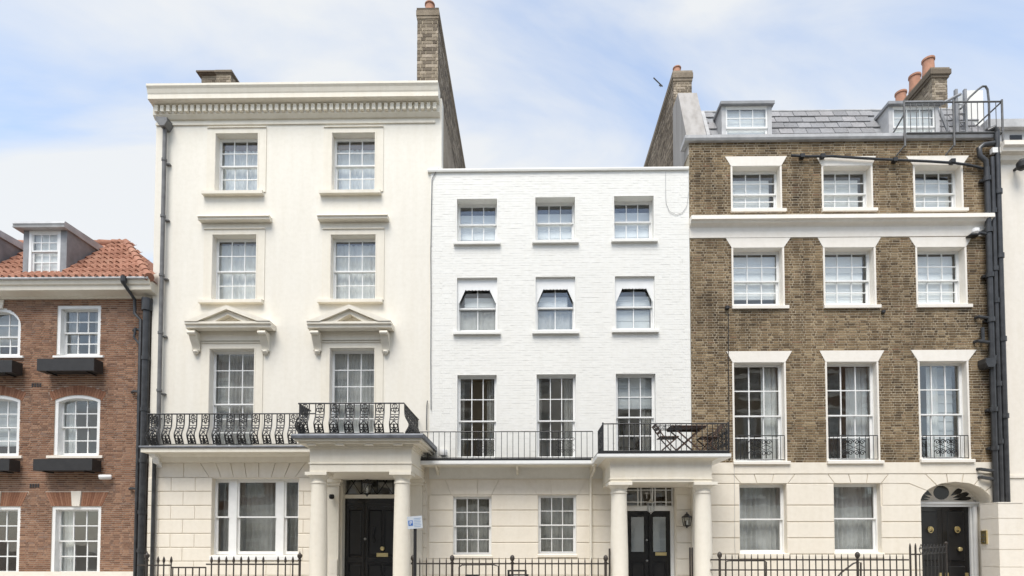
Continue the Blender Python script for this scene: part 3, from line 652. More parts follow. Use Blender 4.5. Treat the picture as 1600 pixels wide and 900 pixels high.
# rusticated ground floor of the cream house
zs = [Z(q, 290) for q in (746, 768, 790, 811.6, 833.7, 855.5, 877, 899, 921, 943)]; zs[-1] = -.05
cg = [cut_rect(WG[0]-.001, WG[1]+.001, WG[2]-.15, WG[3]), cut_rect(D0[0]-.16, D0[1]+.16, -1, D0[3]+.2)]
blocks(ch, 'ground_stucco', zs, xc0+.005, xc1-.35, cg, 0.0, vj=(.63, .30, .61))
jj = [(240, 240), (288, 288), (314, 327.6), (338, 346), (361, 365.5), (382.6, 385.7), (405, 405), (431, 424.6), (454, 445), (478, 462), (497, 497)]
voussoirs(ch, 'ground_stucco', [(X(a, 723), X(b, 746)) for a, b in jj], Z(723, 360), Z(746, 360), 0.0, joint=.020)
# main cornice
zt = zc_top; d_ = .42
def pc(py, Y): return Z(py, 450, Y)
MB().prof([(0, zt), (-d_, zt), (-d_, zt-.055), (-.385, zt-.11), (-.36, zt-.20), (-.345, zt-.235), (-.345, zt-.35), (-.30, zt-.365), (-.17, zt-.38), (-.17, zt-.39), (-.12, zt-.395), (-.12, zt-.61), (-.05, zt-.68), (0, zt-.69)], xc0-.02, X(686, 160, -.2)).build('cornice', 'cream_trim', ch)
n = 47; xa, xb = xc0+.03, X(684, 160, -.18)
me = MB().box(-.046, .046, -.085, .0, -.17, 0).mesh('dentil', 'cream_trim')
for k in range(n): obj('dentil', me, ch, (xa+(xb-xa)*(k+.5)/n, -.1205, zt-.405))
B('string_course', 'cream_trim', ch, (xc0, X(680, 193), -.035, -.0005, Z(195, 450), Z(191.5, 450)))
# rainwater head and downpipe on the cream front
xp = X(253, 420, -.12); m = MB(); m.tube([(xp, -.12, 4.1), (xp, -.12, Z(199, 253, -.12))], .052, 10)
for py in (250, 338, 430, 520, 610): z = Z(py, 253, -.12); m.tube([(xp, -.12, z-.03), (xp, -.12, z+.03)], .068, 10); m.box(xp, xp+.12, -.08, 0, z-.09, z-.06)
dp = m.build('downpipe', 'grey_pipe', ch, smooth=True)
z = Z(199, 253, -.15); MB().prism([(xp-.06, z-.03), (xp+.07, z-.03), (xp+.14, z+.09), (xp+.14, z+.19), (xp-.16, z+.21), (xp-.16, z+.11)], -.27, -.002).build('rainwater_head', 'grey_pipe', dp)
xp = X(239.5, 800, -.1); MB().tube([(xp, -.1, 0), (xp, -.1, Z(706, 240, -.1))], .05, 10).build('downpipe', 'pipe_black', ch, smooth=True)
# party wall and chimneys
xl, xr_ = X(652, 60, .5), X(684.5, 60, .5)
chimney(ch, xl, xr_, .5, 8.4, Z(130, 668, .5)-.4, Z(13, 668, .5), [((xl+xr_)/2+.02, .70, .145, .30), ((xl+xr_)/2, 2.2, .13, .3), ((xl+xr_)/2, 3.6, .13, .3)], over=.03, name='chimney', course=.095)
B('side_wall', 'parapet_grey', ch, (xl-.02, xr_+.02, .31, 8.45, zr1, Z(130, 668, .5)-.405))
xq, xq2 = X(338, 115, 3.), X(361, 115, 3.); chimney(ch, xq, xq2, 3.0, 4.4, Z(135, 350, 3.), Z(110, 350, 3.), [], over=.05, ch_=.4)
xq3 = X(315, 118, 3.3); chimney(ch, xq3, xq-.06, 3.3, 4.6, Z(135, 330, 3.3), Z(113, 330, 3.3), [], over=.12, ch_=.35)
# first-floor balcony
zb = 4.07; yb = -.60; bx0 = X(217, 690, yb); bx1 = X(453, 682, -2.0)
B('balcony', 'cream_trim', ch, (bx0+.03, bx1, yb+.03, -.0005, zb-.16, zb-.055))
bl = MB().prof([(yb, zb-.053), (yb-.012, zb-.03), (yb, zb), (.0-.0005, zb+.005), (-.0005, zb-.053)], bx0, bx1-.02).build('balcony_edge', 'lead_edge', ch)
MB().prof([(-.0005, zb-.36), (-.10, zb-.34), (-.14, zb-.22), (-.24, zb-.162), (-.0005, zb-.162)], bx0+.1, bx1).build('balcony_cove', 'cream_trim', ch)
MB().prof([(0, zb-.16), (-.35, zb-.16), (-.34, zb-.22), (-.2, zb-.26), (-.16, zb-.38), (-.08, zb-.42), (0, zb-.5)], bx0+.09, bx0+.24).build('bracket', 'white_paint', ch)
# cast-iron bombe panels
def bulge(t): return .105*math.exp(-((t-.30)/.21)**2)
def panel_mesh(wd, h):
    m = MB(); hw = wd/2
    def pt(u, t): return (u, -bulge(t), t*h)
    for s in (-1, 1): m.tube([pt(s*hw, t/14) for t in range(15)], .015, 4)
    def curve(fn, n, r=.0125, closed=False): m.tube([pt(*fn(k/n)) for k in range(n+(0 if closed else 1))], r, 4, closed)
    asp = wd/h
    def circ(u0, t0, r): curve(lambda k: (u0+r*math.cos(2*math.pi*k), t0+r/h*math.sin(2*math.pi*k)), 12, closed=True)
    circ(0, .90, wd*.27); circ(-hw*.55, .78, wd*.17); circ(hw*.55, .78, wd*.17); circ(0, .71, wd*.10)
    for s in (-1, 1):
        curve(lambda k: (s*(hw*(1-k)), .58-.07*math.sin(math.pi*k)), 6); curve(lambda k: (s*(hw*(1-k)), .47+.07*math.sin(math.pi*k)), 6)
        circ(s*hw*.45, .22, wd*.20); circ(s*hw*.55, .07, wd*.19)
        curve(lambda k: (s*hw*(.95*math.sin(math.pi*k*.9)), .38-.34*k), 9)
    circ(0, .39, wd*.12); circ(0, .14, wd*.14)
    curve(lambda k: (0, .30-.28*k), 4); curve(lambda k: (0, .97-.14*k), 2, .012)
    for t in (.62, .43): curve(lambda k: (-hw+wd*k, t), 3, .011)
    return m.mesh('railing_panel', 'black_iron')
zr = zb; hr = Z(646, 350, yb)-zb
rl_ = MB().tube([(X(229, 646, yb), yb+.05, zr+hr), (bx1+.02, yb+.05, zr+hr)], .018, 6).box(X(229, 646, yb), bx1, yb+.035, yb+.065, zr+.03, zr+.045).tube([(X(229, 646, yb), yb+.05, zr+hr), (X(229, 646, yb), -.01, zr+hr)], .018, 6).build('balcony_railing', 'black_iron', ch)
pm = panel_mesh(.185, hr-.03); xs0 = X(241, 670, yb); pitch = (X(446, 670, yb)-xs0)/10.45
for k in range(12): obj('railing_panel', pm, rl_, (xs0+pitch*k, yb+.05, zr+.03))
for k in range(2): obj('railing_panel', pm, rl_, (X(229, 670, yb), yb+.2+k*.25, zr+.03), (0, 0, rad(-90)))
# ------------------------------------------------ porch of the cream house
yF = -1.72; ex0, ex1 = X(484, 720, yF), X(643, 720, yF); za = Z(737, 560, yF); zk = 4.10
po = MB(); po.box(ex0, ex1, yF, -.0004, za, zk-.26); po = po.build('porch_entablature', 'cream_trim', ch)
m = MB(); zf = Z(724, 560, yF); m.box(ex0-.02, ex1+.02, yF-.02, -.0006, zf-.012, zf+.018); m.box(ex0-.03, ex1+.03, yF-.03, -.0007, zk-.30, zk-.262); m.build('fillet', 'cream_trim', po)
sx0, sx1 = X(455, 682, -2.02), X(668, 682, -2.02)-.10
MB().box(sx0+.12, sx1-.12, -1.90, -.001, zk-.215, zk-.165).box(sx0+.05, sx1-.05, -1.97, -.0012, zk-.163, zk-.11).build('porch_cornice', 'cream_trim', po)
MB().box(ex0-.06, ex1+.06, yF-.06, -.0013, zk-.258, zk-.217).build('bed_mould', 'cream_trim', po)
lead = MB().prof([(-2.02, zk-.108), (-2.035, zk-.05), (-2.01, zk-.015), (-1.95, zk), (-.0014, zk+.01), (-.0014, zk-.108)], sx0, sx1).build('porch_roof', 'lead_edge', po)
me = MB().box(-.10, .10, -.0, .16, -.035, 0).mesh('mutule', 'cream_trim')
for q in (486, 530, 576, 621): obj('mutule', me, po, (X(q, 696, -1.89), -1.888, zk-.217))
def column(parent, x, y, r, ztop, mat, sq=1.28, z0=0.0):
    h = ztop-z0
    m = MB().lathe([(r*1.3, z0+.001), (r*1.3, z0+.08), (r*1.32, z0+.12), (r*1.22, z0+.17), (r*1.06, z0+.2), (r*1.04, z0+.3), (r*1.03, z0+h*.4), (r*.90, ztop-.30), (r*.90, ztop-.27), (r*.98, ztop-.255), (r*.98, ztop-.225), (r*.90, ztop-.21), (r*.91, ztop-.15), (r*1.06, ztop-.12), (r*1.2, ztop-.075)], x, y, 40)
    c = m.build('column', mat, parent, smooth=True)
    B('abacus', mat, c, (x-r*sq, x+r*sq, y-r*sq, y+r*sq, ztop-.074, ztop-.0015))
    return c
rc_ = .5*(X(511.5, 820, -1.5)-X(485.5, 820, -1.5))
for q in (498.3, 628.3): column(ch, X(q, 800, -1.5), -1.5, rc_, za, "cream_trim", z0=.162)
for q in (xdoor0-.25, xdoor1+.16):   # responds against the wall
    B('pilaster', 'cream_trim', ch, (q-.13, q+.23, -.12, -.03, -.04, za-.16), (q-.17, q+.27, -.16, -.03, za-.158, za-.08), (q-.21, q+.31, -.20, -.03, za-.078, za-.002))
B('porch_step', 'granite', ch, (ex0-.1, ex1+.1, -1.95, -.03, -.04, .16))
# upper porch railing
zr, hr = zk+.005, Z(630.5, 550, -1.8)-zk
qx0, qx1 = X(466, 650, -1.8), X(631, 650, -1.8)
pr_ = MB().tube([(qx0, -1.05, zr+hr), (qx0, -1.8, zr+hr), (qx1, -1.8, zr+hr), (qx1, -.03, zr+hr)], .018, 6).box(qx0, qx1, -1.815, -1.785, zr+.03, zr+.045).build('balcony_railing', 'black_iron', ch)
pm2 = panel_mesh(.195, hr-.03); n = 7; pp = (qx1-qx0)/7.05
for k in range(7): obj('railing_panel', pm2, pr_, (qx0+pp*(k+.45), -1.8, zr+.03))
for s, xx in ((1, qx1), (-1, qx0)):
    for k in range(6 if s > 0 else 2): obj('railing_panel', pm2, pr_, (xx, -1.62+k*.28, zr+.03), (0, 0, rad(90*s)))
# front door set between studded side panels under a lattice fanlight
yd = .25; zdr = Z(779, 575, yd)
dr = B('door', 'black_gloss', ch, (xdoor0+.03, xdoor1-.03, yd, yd+.06, .16, zdr))
dm = MB(); xcen = X(598.5, 860, yd)
for a, b in ((xdoor0+.08, xcen-.50), (xcen-.45, xcen+.45)):
    sp = [(a+.07, (a+b)/2-.03), ((a+b)/2+.03, b-.07)] if b-a > .7 else [(a+.07, b-.07)]
    dm.box(a, b, yd-.018, yd-.0005, .2, .28); dm.box(a, b, yd-.018, yd-.0005, zdr-.22, zdr-.13); dm.box(a, a+.06, yd-.018, yd-.0005, .28, zdr-.22); dm.box(b-.06, b, yd-.018, yd-.0005, .28, zdr-.22); dm.box(a+.06, b-.06, yd-.018, yd-.0005, 1.12, 1.24)
    for (p, q) in sp:
        for (u, v) in ((.32, 1.06), (1.3, zdr-.3)):
            MB().cbox(p, q, yd-.03, yd-.0005, u, v, .03).build('panel', 'door_panel', dr)
            st_ = MB()
            for xx in (p+.02, q-.02):
                zz = u+.08
                while zz < v: st_.lathe([(.012, 0), (.009, .006), (.001, .01)], 0, 0, 6); k = 18; st_.v[-k:] = [(xx+vx, yd-.034-vz, zz+vy) for vx, vy, vz in st_.v[-k:]]; zz += .14
            st_.build('studs', 'black_iron', dr)
dm.build('rail', 'door_panel', dr)
B('letterbox', 'brass', dr, (xcen-.16, xcen+.14, yd-.045, yd-.031, Z(870, 598, yd), Z(864, 598, yd)))
MB().lathe([(.02, 0), (.05, .02), (.062, .05), (.05, .075), (.01, .085)], 0, 0, 14).build('door_knob', 'brass', dr, smooth=True).data.transform(Matrix.Translation((xcen, yd-.02, Z(857, 598, yd))) @ Matrix.Rotation(rad(90), 4, 'X'))
xx = X(571, 842, yd); MB().lathe([(.03, 0), (.035, .03), (.02, .05)], 0, 0, 12).build('door_lock', 'steel', dr, smooth=True).data.transform(Matrix.Translation((xx, yd-.018, Z(842, 571, yd))) @ Matrix.Rotation(rad(90), 4, 'X'))
xx = X(585, 835, yd); zz = Z(835, 585, yd); MB().tube([(xx, yd-.05, zz+.22), (xx+.02, yd-.09, zz+.12), (xx-.01, yd-.09, zz), (xx+.02, yd-.08, zz-.16), (xx, yd-.05, zz-.22)], .016, 6).build('door_knocker', 'black_gloss', dr, smooth=True)
B('door_frame', 'cream_trim', ch, (xdoor0, xdoor0+.028, .02, .33, .16, zdt-.002), (xdoor1-.028, xdoor1, .02, .33, .16, zdt-.002), (xdoor0+.03, xdoor1-.03, yd-.06, yd+.08, zdr+.002, zdr+.10))
fl = MB(); f0, f1 = zdr+.102, zdt-.003; xs_ = [xdoor0+.03+(xdoor1-xdoor0-.06)*k/4 for k in range(5)]
for k in range(4):
    a, b = xs_[k], xs_[k+1]
    fl.tube([(a, yd, f0), (b, yd, f1)], .009, 4); fl.tube([(a, yd, f1), (b, yd, f0)], .009, 4)
    fl.tube([(b, yd, f0), (b, yd, f1)], .012, 4)
fl.box(xs_[0], xs_[4], yd-.015, yd+.015, f0, f0+.018); fl.box(xs_[0], xs_[4], yd-.015, yd+.015, f1-.018, f1)
fl = fl.build('fanlight', 'black_iron', ch); panes(fl, [(xs_[k], xs_[k+1], f0+.02, f1-.02) for k in range(4)], yd+.02)
# lantern in front of the fanlight
def lantern(name, label, x, y, z, w_, h, matf='black_iron', hang=0.0, wallarm=None):
    t = thing(name, label, 'lantern', (x, y, z)); m = MB(); hw = w_/2
    for sx in (-1, 1):
        for sy in (-1, 1): m.tube([(x+sx*hw*.72, y+sy*hw*.72, z), (x+sx*hw, y+sy*hw, z+h*.62)], .008, 4)
    for zz, k in ((z, .72), (z+h*.62, 1.0)): m.tube([(x-hw*k, y-hw*k, zz), (x+hw*k, y-hw*k, zz), (x+hw*k, y+hw*k, zz), (x-hw*k, y+hw*k, zz)], .011, 4, True)
    m.build('frame', matf, t)
    MB().lathe([(hw*1.3, z+h*.62), (hw*1.25, z+h*.66), (hw*.7, z+h*.76), (hw*.5, z+h*.84), (hw*.2, z+h*.9), (hw*.12, z+h)], x, y, 8).build('roof', matf, t)
    g = MB(); k0, k1 = hw*.70, hw*.96
    g.add([(x-k0,y-k0,z+.01),(x+k0,y-k0,z+.01),(x+k0,y+k0,z+.01),(x-k0,y+k0,z+.01),(x-k1,y-k1,z+h*.61),(x+k1,y-k1,z+h*.61),(x+k1,y+k1,z+h*.61),(x-k1,y+k1,z+h*.61)], [(0,1,5,4),(1,2,6,5),(2,3,7,6),(3,0,4,7)]).build('glazing', 'glass', t)
    MB().lathe([(.018, z+.01), (.018, z+h*.3), (.012, z+h*.4), (.002, z+h*.45)], x, y, 8).build('bulb', 'lamp_glass', t)
    MB().lathe([(hw*.72, z), (hw*.6, z-h*.06), (hw*.2, z-h*.12), (hw*.1, z-h*.2)], x, y, 8).build('base', matf, t)
    if hang: MB().tube([(x, y, z+h*.98), (x, y, z+h+hang)], .008, 5).build('chain', matf, t)
    if wallarm is not None: MB().tube([(x, wallarm, z+h*.2), (x, (y+wallarm)/2, z-h*.16), (x, y, z-h*.16)], .014, 6).box(x-.04, x+.04, wallarm, wallarm+.02, z+h*.05, z+h*.35).build('arm', matf, t)
    return t
xx, zz = X(573.5, 771, -.1), Z(771, 573, -.1); lantern('lantern', 'black glazed lantern hanging in front of the lattice fanlight in the cream porch', xx, -.1, zz, .20, .42, hang=max(.02, za-zz-.42))
xx, zz = X(519, 776, -.2), Z(776, 519, -.2)
t = thing('security_camera', 'small black dome camera on the pilaster inside the cream porch', 'camera', (xx, -.12, zz))
MB().lathe([(.03, zz-.07), (.06, zz-.05), (.07, zz), (.06, zz+.05), (.03, zz+.06)], xx, -.24, 14).build('dome', 'black_gloss', t, smooth=True); B('mount', 'black_iron', t, (xx-.02, xx+.02, -.19, -.121, zz-.02, zz+.02))
r = RC(514, 874, 527, 902, -.13); t = thing('entry_panel', 'cream entry phone panel low on the porch pilaster', 'entry phone', (r[0], -.13, r[2]))
B('case', 'ivory_stucco', t, (r[0], r[1], -.16, -.121, r[2], r[3])); 
for k in range(3): B('button', 'ivory_stucco', t, (r[0]+.05, r[1]-.05, -.166, -.1605, r[2]+.1+k*.09, r[2]+.14+k*.09))

# ================================================================== WHITE HOUSE (middle)
YW = -0.02
wh = thing('painted_house', 'white painted brick house with plain windows and low columned porch, in the middle', 'house', (1, 0, 0))
xw0, xw1 = X(672, 500, YW), X(1078.5, 500, YW); zw1 = Z(265, 880, YW); zwg = Z(748, 850, YW)
def ww(x0, y0, x1, y1): return RC(x0, y0, x1, y1, YW)
V3 = [ww(714, 311, 776.5, 379), ww(836.5, 308.5, 898.5, 377), ww(959.5, 306.5, 1021.5, 375)]
V2 = [ww(714, 434, 777, 519), ww(837, 432.5, 899, 518), ww(961, 431.5, 1023, 516)]
V1 = [ww(714.5, 586, 776, 717), ww(838.5, 585, 900, 717), ww(962.5, 584, 1024.5, 712)]
VG = [ww(708, 775.5, 768, 867.5), ww(841, 773.5, 900.5, 866)]
VD = (X(977, 850, YW), X(1055, 850, YW), -.05, Z(758, 1015, YW))
wall(wh, 'wall', 'white_masonry', xw0, xw1, zwg, zw1, V3+V2+V1, YW, .30)
wall(wh, 'ground_floor_wall', 'ground_stucco', xw0, xw1, -.05, zwg, VG+[VD], YW, .30)
shell(wh, xw0, xw1, zw1-.5, [0.35, 3.6, 6.6, 9.0], y0=YW+.30)
zbal = Z(733, 800, YW)
brickwork(wh, 'white_masonry', xw0, xw1, zbal, zw1-.06, [cut_rect(a-.03, b+.03, c-.03, d+.02) for a, b, c, d in V3+V2+V1], YW, 0, proud=.001, jitter=.0042, joint=.003, stuff_name='painted_brickwork')
MB().prof([(YW-.05, zw1-.055), (YW-.06, zw1-.01), (YW-.05, zw1+.02), (YW+.29, zw1+.05), (YW+.29, zw1-.055)], xw0-.08, xw1-.01).build('coping', 'white_masonry', wh)
ords = ['left', 'middle', 'right']
for i in range(3):
    for r, rr_ in ((V3[i], 0), (V2[i], 0), (V1[i], 1)):
        # narrow painted reveal edge round each opening
        a, b, c, d = r; B('reveal_edge', 'white_masonry', wh, (a-.03, a-.001, YW-.010, YW-.0005, c, d+.02), (b+.001, b+.03, YW-.010, YW-.0005, c, d+.02), (a-.001, b+.001, YW-.010, YW-.0005, d+.001, d+.02))
    r = V3[i]; window(wh, r, YW, .26, 3, 1, 1, .48, sill=(r[0]-.08, r[1]+.09, r[2]-.075, r[2], .09), sillmat='white_masonry')
    blind(r[0]+.03, r[1]-.03, r[2]+.03, r[3]-.22, YW+.40, 'white_blind', f'white blind inside the {ords[i]} top-floor window of the white house')
    r = V2[i]; wf = window(wh, r, YW, .16, 2, 1, 1, .46, sill=(r[0]-.09, r[1]+.09, r[2]-.075, r[2], .09), sillmat='white_masonry')
    a, b, c, d = r; h = d-c; zt = d-.20*h; z2 = d-.46*h; wv = b-a
    m = MB(); ya, yb_ = YW+.07, YW+.10; n = 40
    top = [(a+wv*k/n, d-.002) for k in range(n+1)]; low = []
    for k in range(n+1):
        u = k/n
        if u < .20: z = z2+(zt-z2)*max(0, (u-.04)/.16)
        elif u > .80: z = z2+(zt-z2)*max(0, (1-u-.04)/.16)
        else: z = zt-.02*abs(math.sin((u-.20)/.60*math.pi*7))
        low.append((a+wv*u, z))
    m.strip(low, top, ya, yb_); m.box(a+.002, a+.04, ya, yb_, c+.03, z2-.001); m.box(b-.04, b-.002, ya, yb_, c+.03, z2-.001); m.build('scalloped_pelmet', 'white_paint', wf)
    blind(a+.07+(.1 if i == 0 else 0), b-.07-(.12 if i == 1 else 0), c+h*.52, zt-.13, YW+.29, 'white_blind', f'pale blind below the scalloped pelmet of the {ords[i]} second-floor window of the white house')
    if i == 2: blind(a+.05, b-.08, c+.04, c+h*.44, YW+.29, 'pale_blind', 'pale lower blind inside the right second-floor window of the white house')
    else: curtain(a+.02, b-.02, c+.03, c+h*.44, YW+.29, 'grey_curtain', f'grey net half curtain inside the {ords[i]} second-floor window of the white house', 6)
    r = V1[i]; window(wh, r, YW, .13, 3, 2, 2, .46 if i < 2 else .48, sill=(r[0]-.02, r[1]+.02, r[2]-.05, r[2], .04), sillmat='white_masonry', st=.045)
    curtain(r[0]+.02, r[0]+.14, r[2], r[3]-.04, YW+.4, 'taupe_blind', f'taupe drape at the left of the {ords[i]} tall first-floor window of the white house', 3)
    curtain(r[1]-.28, r[1]-.02, r[2], r[3]-.04, YW+.4, 'dark_curtain', f'brown drape at the right of the {ords[i]} tall first-floor window of the white house', 4)
r = V1[2]; blind(r[0]+.03, r[1]-.03, r[2]+1.28, r[3]-.03, YW+.32, 'pale_blind', 'half-lowered grey blind in the tall window above the black double door')
for i in (0, 1):
    r = VG[i]; window(wh, r, YW, .07, 3, 2, 2, .5, st=.045, sill=(r[0]-.02, r[1]+.02, r[2]-.07, r[2], .05), sillmat='ground_stucco')
    curtain(r[0]+.02, r[1]-.02, r[2]+.02, r[3]-.02, YW+.35, 'dark_curtain', f'grey voile inside the {["left","right"][i]} ground-floor window of the white house', 7)
# channelled ground floor
zs = [Z(q, 800, YW) for q in (773, 797.3, 822.5, 848, 873.5, 899, 925)]+[-.05]
cg = [cut_rect(a-.002, b+.002, c-.09, d+.001) for a, b, c, d in VG]+[cut_rect(VD[0]-.03, VD[1]+.03, -1, VD[3]+.05)]
blocks(wh, 'ground_stucco', zs, xw0+.005, xw1-.005, cg, YW, joint=.017, proud=.024)
jj = [(672.5, 672.5), (696, 705), (746, 746.5), (780, 768.5), (826, 839), (860, 862), (918, 903), (961, 961)]
voussoirs(wh, 'ground_stucco', [(X(a, 749, YW), X(b, 773, YW)) for a, b in jj], Z(749, 800, YW), Z(773, 800, YW), YW, proud=.020, joint=.012)
# balcony of the white house
zb = 3.735; yb = -.60; bx0 = X(648, 716, yb); sx0 = X(933, 710, -1.64)
B('balcony', 'cream_trim', wh, (bx0+.02, sx0, yb+.05, YW-.0005, zb-.16, zb-.062))
MB().prof([(yb, zb-.075), (yb-.012, zb-.07), (yb-.012, zb-.14), (yb+.04, zb-.165), (yb+.05, zb-.06), (yb, zb-.06)], bx0+.004, sx0).build('balcony_gutter', 'white_paint', wh)
B('balcony_edge', 'black_iron', wh, (bx0, sx0, yb, YW-.0006, zb-.058, zb-.003))
for q in (682, 808, 925): MB().prof([(YW-.0005, zb-.162), (-.45, zb-.162), (-.36, zb-.21), (-.15, zb-.24), (-.1, zb-.33), (YW-.0005, zb-.36)], X(q, 735, -.3)-.03, X(q, 735, -.3)+.03).build('bracket', 'cream_trim', wh)
def bar_rail(parent, pts, z0, z1, pitch, mat='black_iron', r=.008, rail=.013, name='balcony_railing', skip=()):
    m = MB(); m.tube([(x, y, z1) for x, y in pts], rail, 6); m.tube([(x, y, z0+.02) for x, y in pts], rail*.8, 6)
    o = m.build(name, mat, parent)
    me = MB().tube([(0, 0, 0), (0, 0, z1-z0)], r, 6).mesh('baluster', mat)
    for (xa, ya), (xb, yb_) in zip(pts, pts[1:]):
        ln = math.hypot(xb-xa, yb_-ya); n = max(1, round(ln/pitch))
        for k in range(n+1): obj('baluster', me, o, (xa+(xb-xa)*k/n, ya+(yb_-ya)*k/n, z0))
    return o
def scrolls(parent, fx, n, w_, h, mat='black_iron', name='scroll_panel', r=.007):
    m = MB()
    def sp(u0, v0, rr, s, t=1.0, rev=1):
        m.tube([fx(u0+s*rr*(1-k/22)*math.cos(rev*k/14*2*math.pi), v0+rr*(1-k/22)*math.sin(k/14*2*math.pi)) for k in range(19)], r, 4)
    for k in range(n):
        u = w_*(k+.5)/n; q = w_/n*.25
        for s in (-1, 1):
            sp(u+s*q, h*.26, min(q, h*.2), s); sp(u+s*q, h*.72, min(q, h*.2), s, rev=-1)
        m.tube([fx(u, h*.06), fx(u, h*.94)], r, 4); m.tube([fx(u-q*1.8, h*.5), fx(u, h*.62), fx(u+q*1.8, h*.5), fx(u, h*.38)], r, 4, True)
    return m.build(name, mat, parent)
yr_ = yb+.04; hrail = Z(674.5, 800, yr_)-zb
br = bar_rail(wh, [(bx0+.03, YW), (bx0+.03, yr_), (sx0+.02, yr_)], zb-.003, zb+hrail, .143)
for q in (743, 868): xx = X(q, 700, yr_); scrolls(br, lambda u, v, xx=xx: (xx+u, yr_, zb+.02+v), 2, .48, hrail-.05)
# porch of the white house
yF = -1.45; ex0, ex1 = X(953.5, 738, yF), X(1112, 738, yF); za = Z(753, 1030, yF); zk = zb+.005
po = B('porch_entablature', 'cream_trim', wh, (ex0, ex1, yF, YW-.0004, za, zk-.22))
s1 = X(1146, 710, -1.64)-.05
MB().prof([(YW-.0005, zk-.062), (-1.64, zk-.062), (-1.64, zk-.13), (-1.60, zk-.155), (YW-.0005, zk-.155)], sx0, s1).build('porch_gutter', 'white_paint', po)
m = MB(); v = []                         # cove between entablature and slab
for t in range(7):
    k = math.sin(t/6*math.pi/2); e = 1-math.cos(t/6*math.pi/2); o_ = .13*e; z = zk-.30+.145*k
    v += [(ex0-o_, YW-.0006, z), (ex0-o_, yF-o_, z), (ex1+o_, yF-o_, z), (ex1+o_, YW-.0006, z)]
m.add(v, [(t*4+i, t*4+i+1, t*4+i+5, t*4+i+4) for t in range(6) for i in range(3)]).build('cove', 'cream_trim', po, smooth=True)
B('porch_roof', 'black_iron', po, (sx0+.03, s1-.03, -1.61, YW-.0007, zk-.06, zk-.004))
m = MB(); zf = Z(748.5, 1030, yF); m.box(ex0-.018, ex1+.018, yF-.018, YW-.001, zf-.01, zf+.016); m.build('fillet', 'cream_trim', po)
rc_ = .5*(X(1112, 830, -1.25)-X(1085, 830, -1.25))
for q in (967.3, 1098.5): column(wh, X(q, 820, -1.25), -1.25, rc_, za, 'pale_stucco', sq=1.34, z0=.162)
B('porch_step', 'granite', wh, (ex0-.05, ex1+.05, -1.55, YW-.03, -.04, .16))
yq = -1.54; qx0, qx1 = X(942, 680, yq), X(1138, 680, yq); hr = Z(662, 1040, yq)-zk
br = bar_rail(wh, [(qx0, -.60), (qx0, yq), (qx1, yq), (qx1, YW)], zk-.004, zk+hr, .12, rail=.015, r=.009)
scrolls(br, lambda u, v: (qx0, -.62-u, zk+.04+v), 3, .88, hr-.08, r=.010)
scrolls(br, lambda u, v: (qx1, -.2-u, zk+.04+v), 5, 1.3, hr-.08, r=.009)
xs_ = X(1022, 680, yq); scrolls(br, lambda u, v: (xs_+u, yq, zk+hr*.72+v), 4, .62, hr*.26, r=.007)
for q in (qx0, qx1): MB().tube([(q, yq, zk-.004), (q, yq, zk+hr+.03)], .02, 6).build('corner_post', 'black_iron', br)
# door of the white house
yd = .16; x0, x1 = X(979.5, 850, yd), X(1047, 850, yd); zt = Z(798.5, 1013, yd); zfl = Z(762, 1013, yd)
fo = VD
B('door_frame', 'white_paint', wh, (fo[0], x0-.002, yd-.05, yd+.08, .162, zt+.10), (x1+.002, fo[1], yd-.05, yd+.08, .162, zt+.10), (x0-.002, x1+.002, yd-.06, yd+.08, zt+.002, zt+.10))
xm_ = (x0+x1)/2
dr = B('door', 'black_gloss', wh, (x0, xm_-.004, yd, yd+.05, .162, zt), (xm_+.004, x1, yd, yd+.05, .162, zt))
dm = MB()
for a, b in ((x0, xm_-.006), (xm_+.006, x1)):
    dm.box(a+.01, b-.01, yd-.016, yd-.0005, .17, .33); dm.box(a+.01, b-.01, yd-.016, yd-.0005, zt-.13, zt-.01); dm.box(a+.01, a+.10, yd-.016, yd-.0005, .33, zt-.13); dm.box(b-.10, b-.01, yd-.016, yd-.0005, .33, zt-.13); dm.box(a+.10, b-.10, yd-.016, yd-.0005, 1.16, 1.36)
    MB().cbox(a+.13, b-.13, yd-.014, yd-.0005, .37, 1.12, .02).build('panel', 'door_panel', dr)
    B('glazed_panel', 'frosted', dr, (a+.115, b-.115, yd-.006, yd-.0005, 1.40, zt-.16))
    panes(dr, [(a+.105, b-.105, 1.39, zt-.145)], yd-.012)
dm.build('rail', 'black_gloss', dr)
B('letterbox', 'brass', dr, (xm_+.17, xm_+.46, yd-.03, yd-.017, Z(868, 1028, yd), Z(863, 1028, yd)))
for py in (844, 876): MB().lathe([(.025, 0), (.03, .03), (.015, .05)], 0, 0, 12).build('door_lock', 'steel', dr, smooth=True).data.transform(Matrix.Translation((xm_-.05, yd-.015, Z(py, 1006, yd))) @ Matrix.Rotation(rad(90), 4, 'X'))
fl = MB(); f0, f1 = zt+.102, VD[3]-.003; a, b = fo[0]+.01, fo[1]-.01
fl.box(a, b, yd-.03, yd+.02, f0, f0+.035); fl.box(a, b, yd-.03, yd+.02, f1-.03, f1)
us = [0, .03, .24, .30, .37, .53, .58, .63, .84, .88, .97, 1.0]
vx = [a+(b-a)*u for u in (0.012, .28, .345, .58, .635, .86, .985)]
for q in vx: fl.box(q-.014, q+.014, yd-.025, yd+.015, f0+.035, f1-.03)
for zz in (f0+(f1-f0)*.24, f0+(f1-f0)*.80):
    for p, q in zip(vx, vx[1:]): fl.box(p+.0145, q-.0145, yd-.022, yd+.012, zz-.012, zz+.012)
fl = fl.build('fanlight', 'white_paint', wh); panes(fl, [(p+.012, q-.012, f0+.03, f1-.03) for p, q in zip(vx, vx[1:])], yd+.02)
